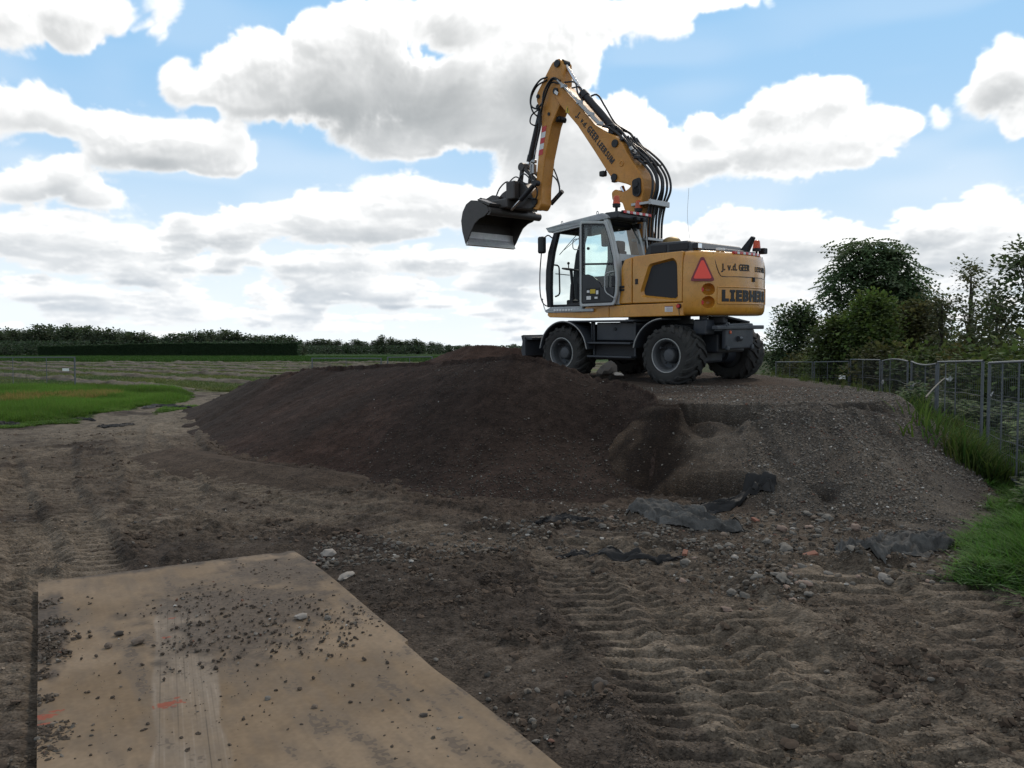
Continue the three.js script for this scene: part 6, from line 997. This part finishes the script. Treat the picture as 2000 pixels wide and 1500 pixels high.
  part('door_mid_bar', [poly([[1.0, 2.485], [1.0, 2.445], [.165, 2.405], [.17, 2.445]], -1.35, -1.325, .003)], M.dark, door);
  part('door_lower_panel', [poly([[1.0, 2.24], [1.0, 1.66], [.2, 1.66], [.15, 1.95], [.47, 1.96], [.58, 2.1], [.72, 2.2], [.85, 2.245]], -1.356, -1.32, .006)], M.hood, door);
  part('door_label', [poly(rounded([[.9, 1.7], [.53, 1.7], [.53, 1.96], [.9, 1.96]], .015), -1.362, -1.355, .001)], M.dark, door); part('label_print', [box(.64, .78, 1.84, 1.93, -1.366, -1.361, .001)], M.sticker, door); part('label_print', [box(.76, .88, 1.715, 1.79, -1.366, -1.361, .001), box(.58, .66, 1.73, 1.77, -1.366, -1.361, .001), box(.8, .87, 1.86, 1.91, -1.366, -1.361, .001), box(.56, .62, 1.82, 1.9, -1.366, -1.361, .001)], M.white, door);
  part('door_handle', [pipe([[1.08, 3.0, -1.36], [1.25, 3.0, -1.38], [1.25, 2.78, -1.38], [1.08, 2.78, -1.36]], .011), pipe([[.14, 2.27, -1.37], [.36, 2.24, -1.4], [.36, 1.86, -1.4], [.12, 1.72, -1.37]], .012)], M.cab, door);
  part('door_lock', [box(.12, .22, 1.96, 2.18, -1.37, -1.34, .02), rod([.84, 2.78, -1.34], [.84, 2.78, -1.37], .03)], M.dark, door);
  part('mirror', [box(2.1, 2.27, 2.77, 3.14, -1.42, -1.28, .045)], M.dark); part('mirror_arm', [tube([[2.14, 3.1, -1.33], [2.05, 3.16, -1.3], [1.96, 3.1, -1.26]], .014), tube([[2.2, 2.8, -1.35], [2.27, 2.3, -1.33], [2.26, 1.8, -1.31], [2.18, 1.64, -1.28], [2.08, 1.6, -1.22]], .013)], M.dark);
  part('front_step_bar', [pipe([[2.32, 1.76, -1.2], [2.24, 1.6, -1.24], [2.18, 1.5, -1.24]], .01), new THREE.SphereGeometry(.018, 8, 6).translate(2.32, 1.77, -1.2)], M.pipe);

  // -------- boom, stick, bucket
  const B0 = -.13, B1 = .33;
  part('base_boom', [poly(rounded([[.56, 4.34], [.38, 4.27], [.33, 4.1], [.4, 3.75], [.42, 3.4], [.1, 1.9], [.45, 1.75], [.8, 3.2], [.84, 3.66], [.92, 3.86], [1.2, 3.94], [1.22, 4.12], [1.12, 4.18], [.92, 4.08], [.74, 4.14]], .05), B0, B1, .025)], M.boom);
  const boomShape = rounded([[2.93, 6.56], [2.94, 6.76], [2.75, 6.83], [2.53, 6.56], [2.13, 6.16], [1.71, 5.69], [1.39, 5.46], [1.13, 5.34], [.94, 5.18], [.78, 4.91], [.52, 4.55], [.37, 4.3], [.34, 4.14], [.42, 4.02], [.55, 4.02], [.62, 4.16], [.8, 4.25], [.99, 4.31], [1.16, 4.36], [1.32, 4.57], [1.71, 5.1], [2.21, 5.75], [2.74, 6.31]], .045);
  const boom = part('boom', [poly(boomShape, B0 - .01, B1 + .01, .022)], M.boom);
  part('boom_pin', [[1.1, 5.16, .085], [1.12, 4.43, .08], [.5, 4.2, .1], [2.87, 6.66, .075]].map(([x, y, r]) => disc(x, y, B0 - .045, B1 + .045, r)).concat([[.5, 4.06, .09]].map(([x, y, r]) => disc(x, y, B0 - .05, B1 + .05, r))), M.dark, boom);
  part('boom_eye', [new THREE.TorusGeometry(.05, .014, 8, 20).translate(.93, 4.7, B0 - .012)], M.boom, boom);
  { const r = V([1.265 - 2.285, 4.735 - 5.96, 0]).normalize(), u = new THREE.Vector3(r.y, -r.x, 0); if (u.y < 0) u.negate(); const n = new THREE.Vector3(0, 0, -1), ra = r.toArray(), ua = u.toArray(), na = n.toArray(), P = (t, k) => [2.285 + r.x * t + u.x * k, 5.955 + r.y * t + u.y * k, B0 - .0115]; part('lettering', [...flatText('J.', .13, .9, P(.0, .045), ra, ua, na), ...flatText('v.d.', .1, .9, P(.2, .045), ra, ua, na), ...flatText('GEER', .145, .86, P(.5, .045), ra, ua, na), ...flatText('LEERSUM', .125, .86, P(.97, .045), ra, ua, na)], M.print, boom); }
  { const c = [2.5, 6.17]; part('caution_sticker', [poly(rounded([[c[0] + .07, c[1] - .06], [c[0] - .07, c[1] - .1], [c[0] + .02, c[1] + .09]], .02), B0 - .016, B0 - .01, .001)], M.sticker, boom); part('sticker_mark', [box(c[0] - .01, c[0] + .012, c[1] - .055, c[1] + .03, B0 - .018, B0 - .013, .002)], M.print, boom); }
  part('sticker_plate', [poly(rounded([[2.86, 6.68], [2.76, 6.6], [2.8, 6.54], [2.9, 6.62]], .01), B0 - .05, B0 - .044, .001)], M.white, boom);
  part('boom_lamp', [box(1.4, 1.54, 4.5, 4.62, -.18, -.04, .03), rod([1.36, 4.66, -.1], [1.44, 4.58, -.1], .015), box(1.2, 1.32, 4.36, 4.46, -.02, .1, .03)], M.dark, boom);
  part('stay_cylinder', [rod([1.1, 4.25, .1], [.98, 4.0, .1], .05)], M.chrome);
  // pipes on the boom
  part('boom_pipe', [rod([2.78, 6.88, -.19], [1.5, 5.63, -.19], .022), rod([2.74, 6.84, -.13], [1.46, 5.6, -.13], .022), rod([2.12, 6.22, -.19], [1.52, 5.65, -.19], .036)], M.pipe); part('pipe_clamp', [[2.6, 6.7], [2.12, 6.24], [1.78, 5.91], [1.52, 5.66]].map(([x, y]) => box(x - .04, x + .04, y - .04, y + .05, -.24, -.08, .012)), M.pipe);
  // boom-to-stick cylinder on top
  part('stick_cylinder', [rod([2.22, 6.5, .1], [1.3, 5.52, .1], .088), rod([2.26, 6.54, .1], [2.14, 6.42, .1], .1), disc(1.28, 5.5, -.06, .26, .09)], M.dark); part('cylinder_rod', [rod([2.8, 7.32, .1], [2.2, 6.48, .1], .042)], M.chrome); part('rod_eye', [disc(2.8, 7.32, .0, .2, .08)], M.dark);
  part('boom_hose', [tube([[2.15, 6.44, .2], [1.95, 6.46, .24], [1.72, 6.16, .25], [1.42, 5.72, .26], [1.1, 5.5, .24]], .022), tube([[2.68, 6.84, -.05], [2.4, 6.78, .0], [2.3, 6.52, -.02], [2.12, 6.3, -.05]], .02), tube([[2.5, 6.68, .0], [2.28, 6.66, .04], [2.18, 6.4, .0]], .018), tube([[1.5, 5.62, -.1], [1.35, 5.56, -.08], [1.18, 5.45, -.06], [1.0, 5.3, -.05]], .03), tube([[1.46, 5.64, 0], [1.3, 5.62, .02], [1.1, 5.48, .02], [.92, 5.28, .02]], .03), tube([[1.3, 5.56, .28], [1.05, 5.45, .3], [.82, 5.12, .3], [.6, 4.78, .3]], .028)], M.hose);
  // hydraulic hose bundle over the boom's back
  part('hose_bundle', [0, 1, 2, 3, 4, 5, 6, 7].map((k) => { const z = -.08 + .075 * k, o = .045 * (k % 4), w = .03 * Math.sin(k * 2.1); return tube([[1.02 - .05 * (k % 3), 5.32 + .02 * (k % 2), z], [.82, 5.14 + .02 * w, z], [.66 - .3 * o, 4.86 + o, z], [.36 - o * .6, 4.6 + o * .5, z + w], [.16 - o * .5, 4.34, z + w], [.14 - o * .55, 4.08, z + w], [.2 - o * .2, 3.8, z], [.28 - .02 * (k % 3), 3.45, z], [.3 - .02 * (k % 3), 3.0, z], [.3, 2.6, z]], .026); }), M.hose);
  part('pivot_cover', [poly(rounded([[.62, 4.3], [.4, 4.34], [.38, 4.02], [.44, 3.92], [.6, 3.96]], .07), B0 - .05, B0 - .01, .01), disc(.5, 4.2, B0 - .07, B0 - .04, .06)], M.dark, boom);
  part('hose_clamp', [box(.12, .62, 3.74, 3.8, -.2, .5, .01), box(.1, .16, 3.72, 3.84, -.2, .5, .015), box(.16, .6, 2.98, 3.04, -.2, .5, .01)], M.pipe); part('hose_clamp', [rod([.94, 5.22, -.16], [.94, 5.22, .5], .03), rod([.62, 4.86, -.16], [.62, 4.86, .5], .03), box(.5, .58, 4.74, 4.82, -.18, .5, .02), rod([.36, 4.66, -.1], [.36, 4.66, .52], .025)], M.dark); part('hose_fitting', [0, 1, 2, 3, 4].map((k) => rod([.72 - .02 * k, 5.02 - .06 * k, -.1 + .1 * k], [.66 - .02 * k, 4.95 - .06 * k, -.1 + .1 * k], .04)), M.pipe);
  // stick
  const S0 = -.08, S1 = .28;
  const stick = part('stick', [poly(rounded([[2.84, 7.42], [3.05, 7.37], [3.3, 7.08], [3.56, 6.77], [3.57, 6.58], [3.4, 6.3], [3.4, 5.98], [3.51, 5.34], [3.57, 4.89], [3.6, 4.55], [3.8, 4.38], [3.79, 4.06], [3.53, 3.98], [3.42, 4.1], [3.41, 4.5], [3.3, 5.18], [3.07, 5.93], [2.8, 6.35], [2.73, 6.86], [2.74, 7.32]], .05), S0, S1, .022)], M.boom);
  part('stick_pin', [disc(2.87, 7.3, S0 - .04, S1 + .04, .085), disc(3.62, 4.2, S0 - .05, S1 + .05, .085), disc(3.5, 6.68, S0 - .03, S1 + .03, .05), disc(3.15, 6.2, S0 - .02, S1 + .02, .04)], M.dark, stick);
  part('stick_stop', [rod([2.98, 6.06, -.02], [2.9, 6.05, .22], .06), box(2.86, 3.1, 6.02, 6.12, -.02, .22, .03)], M.dark, stick);
  for (let k = 0; k < 5; k++) { const f = (t) => [mix(3.37, 3.51, t), mix(5.94, 5.28, t)], a = f(k / 5), b = f((k + 1) / 5), w = .14, sl = .05; part('hazard_stripe', [poly([[a[0], a[1]], [a[0] - w, a[1] + sl - .04], [b[0] - w, b[1] + sl - .04], [b[0], b[1]]], S0 - .006, S0 + .004, .001)], k % 2 ? M.white : M.red, stick); }
  part('bucket_cylinder', [rod([3.56, 6.42, .1], [3.95, 5.3, .1], .085), rod([3.92, 5.38, .1], [3.97, 5.22, .1], .098), disc(3.56, 6.45, -.04, .24, .075)], M.dark); part('cylinder_rod', [rod([3.96, 5.26, .1], [4.02, 5.12, .1], .05)], M.chrome);
  part('bucket_link', [rod([4.08, 5.1, -.05], [3.62, 4.72, -.05], .05), rod([4.08, 5.1, .25], [3.62, 4.72, .25], .05), rod([4.08, 5.1, -.06], [4.16, 4.62, -.06], .055), rod([4.08, 5.1, .26], [4.16, 4.62, .26], .055), disc(4.08, 5.1, -.12, .32, .1), disc(4.16, 4.62, -.1, .3, .08)], M.steel);
  part('stick_hose', [tube([[3.15, 7.04, -.14], [3.36, 7.02, -.16], [3.62, 6.78, -.18], [3.66, 6.5, -.18], [3.5, 6.38, -.16], [3.3, 6.46, -.17], [3.12, 6.74, -.18], [2.98, 6.92, -.17], [2.8, 6.9, -.18], [2.7, 6.84, -.18]], .022), tube([[3.2, 7.0, -.1], [3.5, 6.9, -.14], [3.7, 6.62, -.14], [3.66, 6.36, -.12], [3.55, 6.2, -.02]], .02), tube([[3.5, 6.36, -.1], [3.7, 6.26, -.12], [3.74, 6.1, -.12], [3.6, 6.02, -.08], [3.54, 6.14, -.04]], .018), tube([[2.72, 6.86, -.16], [2.92, 6.96, -.2], [3.2, 6.7, -.2], [3.28, 6.4, -.18], [3.4, 6.2, -.14], [3.44, 5.9, -.12], [3.6, 5.4, -.1], [3.68, 4.9, -.12]], .022), tube([[2.76, 6.8, -.12], [3.0, 6.88, -.15], [3.2, 6.6, -.16], [3.34, 6.3, -.14], [3.46, 5.8, -.1]], .02)], M.hose);
  part('stick_hose', [tube([[3.36, 5.0, .3], [3.28, 4.78, .34], [3.22, 4.5, .36], [3.3, 4.26, .34], [3.5, 4.18, .3], [3.8, 4.28, .25]], .018), tube([[3.42, 4.9, .24], [3.22, 4.66, .3], [3.2, 4.36, .32], [3.4, 4.2, .3], [3.75, 4.22, .2]], .018), tube([[3.66, 4.9, -.14], [3.6, 4.66, -.2], [3.44, 4.44, -.2], [3.5, 4.26, -.18], [3.8, 4.3, -.15]], .018), tube([[3.66, 4.7, -.16], [3.95, 4.9, -.16], [4.2, 4.7, -.14], [4.3, 4.5, -.12]], .018)], M.hose);
  part('valve_block', [box(3.6, 3.74, 4.86, 5.1, -.16, -.04, .02), box(3.58, 3.7, 5.12, 5.2, -.15, -.05, .02), rod([3.66, 5.18, -.1], [3.58, 5.42, -.1], .02), rod([3.7, 4.9, -.17], [3.68, 5.16, -.17], .016)], M.pipe);
  // tilting rotator between stick and bucket
  part('tilt_rotator', [poly(rounded([[3.58, 4.1], [3.75, 4.02], [4.2, 4.1], [4.6, 4.12], [4.9, 4.25], [4.84, 4.44], [4.56, 4.64], [4.3, 4.74], [4.02, 4.72], [3.8, 4.5]], .06), -.12, .32, .03), rod([4.55, 4.2, .1], [4.75, 4.5, .1], .3, .26, 28), box(4.3, 4.95, 4.1, 4.34, -.4, .6, .04), disc(4.3, 4.4, -.25, .45, .09)], M.steel);
  part('tilt_cylinder', [rod([3.45, 4.58, -.26], [3.95, 4.26, -.26], .06), rod([3.22, 4.46, .46], [3.6, 4.2, .46], .055), disc(3.42, 4.6, -.32, -.18, .07)], M.dark); part('cylinder_rod', [rod([3.95, 4.26, -.26], [4.28, 4.06, -.26], .032), rod([3.6, 4.2, .46], [4.2, 4.1, .46], .03)], M.chrome);
  part('quick_hitch', [poly(rounded([[4.7, 4.2], [5.3, 4.3], [5.5, 4.4], [5.42, 4.5], [5.22, 4.42], [4.95, 4.5], [4.7, 4.44]], .04), -.3, -.12, .02), poly(rounded([[4.7, 4.2], [5.3, 4.3], [5.5, 4.4], [5.42, 4.5], [5.22, 4.42], [4.95, 4.5], [4.7, 4.44]], .04), .3, .48, .02), rod([5.3, 4.38, -.34], [5.3, 4.38, .52], .06), rod([4.72, 4.14, -.34], [4.72, 4.14, .52], .06), box(4.1, 4.4, 4.3, 4.75, -.34, -.14, .04)], M.steel);
  part('rotator_hose', [tube([[4.3, 4.6, -.16], [4.5, 4.78, -.18], [4.75, 4.66, -.2], [4.9, 4.46, -.2]], .018), tube([[4.2, 4.6, .3], [4.4, 4.8, .32], [4.7, 4.72, .34], [4.85, 4.5, .34]], .018), tube([[3.9, 4.66, -.16], [4.2, 4.86, -.18], [4.5, 4.7, -.2]], .016)], M.hose);
  // ditching bucket: shell, two cheeks, lip tube, cutting edge
  const Z0 = -.76, Z1 = .94, shell = [[5.44, 3.29], [5.56, 3.6], [5.6, 3.86], [5.54, 4.08], [5.4, 4.26], [5.22, 4.34], [4.96, 4.3], [4.64, 4.14], [4.52, 4.02]], inner = shell.map(([x, y], i) => { const a = shell[Math.max(0, i - 1)], b = shell[Math.min(shell.length - 1, i + 1)], l = Math.hypot(b[0] - a[0], b[1] - a[1]); return [x - (b[1] - a[1]) / l * .03, y + (b[0] - a[0]) / l * .03]; });
  const bucket = part('bucket', [poly(shell.concat(inner.reverse()), Z0, Z1, .004)], M.steel);
  const cheek = rounded([[5.45, 3.27], [5.57, 3.6], [5.61, 3.87], [5.55, 4.09], [5.41, 4.27], [5.22, 4.35], [4.95, 4.31], [4.62, 4.14], [4.56, 4.0], [4.72, 3.9], [4.9, 3.86], [5.08, 3.76], [5.22, 3.58], [5.34, 3.4]], .02);
  for (const z of [Z0 - .012, Z1 - .018]) part('bucket_cheek', [poly(cheek, z, z + .03, .006)], M.steel, bucket);
  part('lip_tube', [rod([4.6, 4.02, Z0 + .01], [4.6, 4.02, Z1 + .12], .1, .1, 24), poly([[4.56, 4.14], [4.98, 4.32], [4.98, 4.36], [4.52, 4.2]], Z0, Z1, .004)], M.steel, bucket);
  part('cutting_edge', [poly([[5.36, 3.25], [5.45, 3.235], [5.5, 3.44], [5.485, 3.6], [5.455, 3.6], [5.44, 3.44]], Z0 + .002, Z1 - .002, .006)], M.wear, bucket);
  part('bucket_ear', [poly(rounded([[4.66, 4.08], [5.36, 4.28], [5.36, 4.46], [5.24, 4.48], [5.1, 4.38], [4.8, 4.3], [4.66, 4.26]], .03), -.12, -.06, .01), poly(rounded([[4.66, 4.08], [5.36, 4.28], [5.36, 4.46], [5.24, 4.48], [5.1, 4.38], [4.8, 4.3], [4.66, 4.26]], .03), .24, .3, .01)], M.steel, bucket);
}
scene.traverse((o) => { if (o.isMesh) { o.castShadow = true; o.receiveShadow = true; } });
renderer.render(scene, camera);
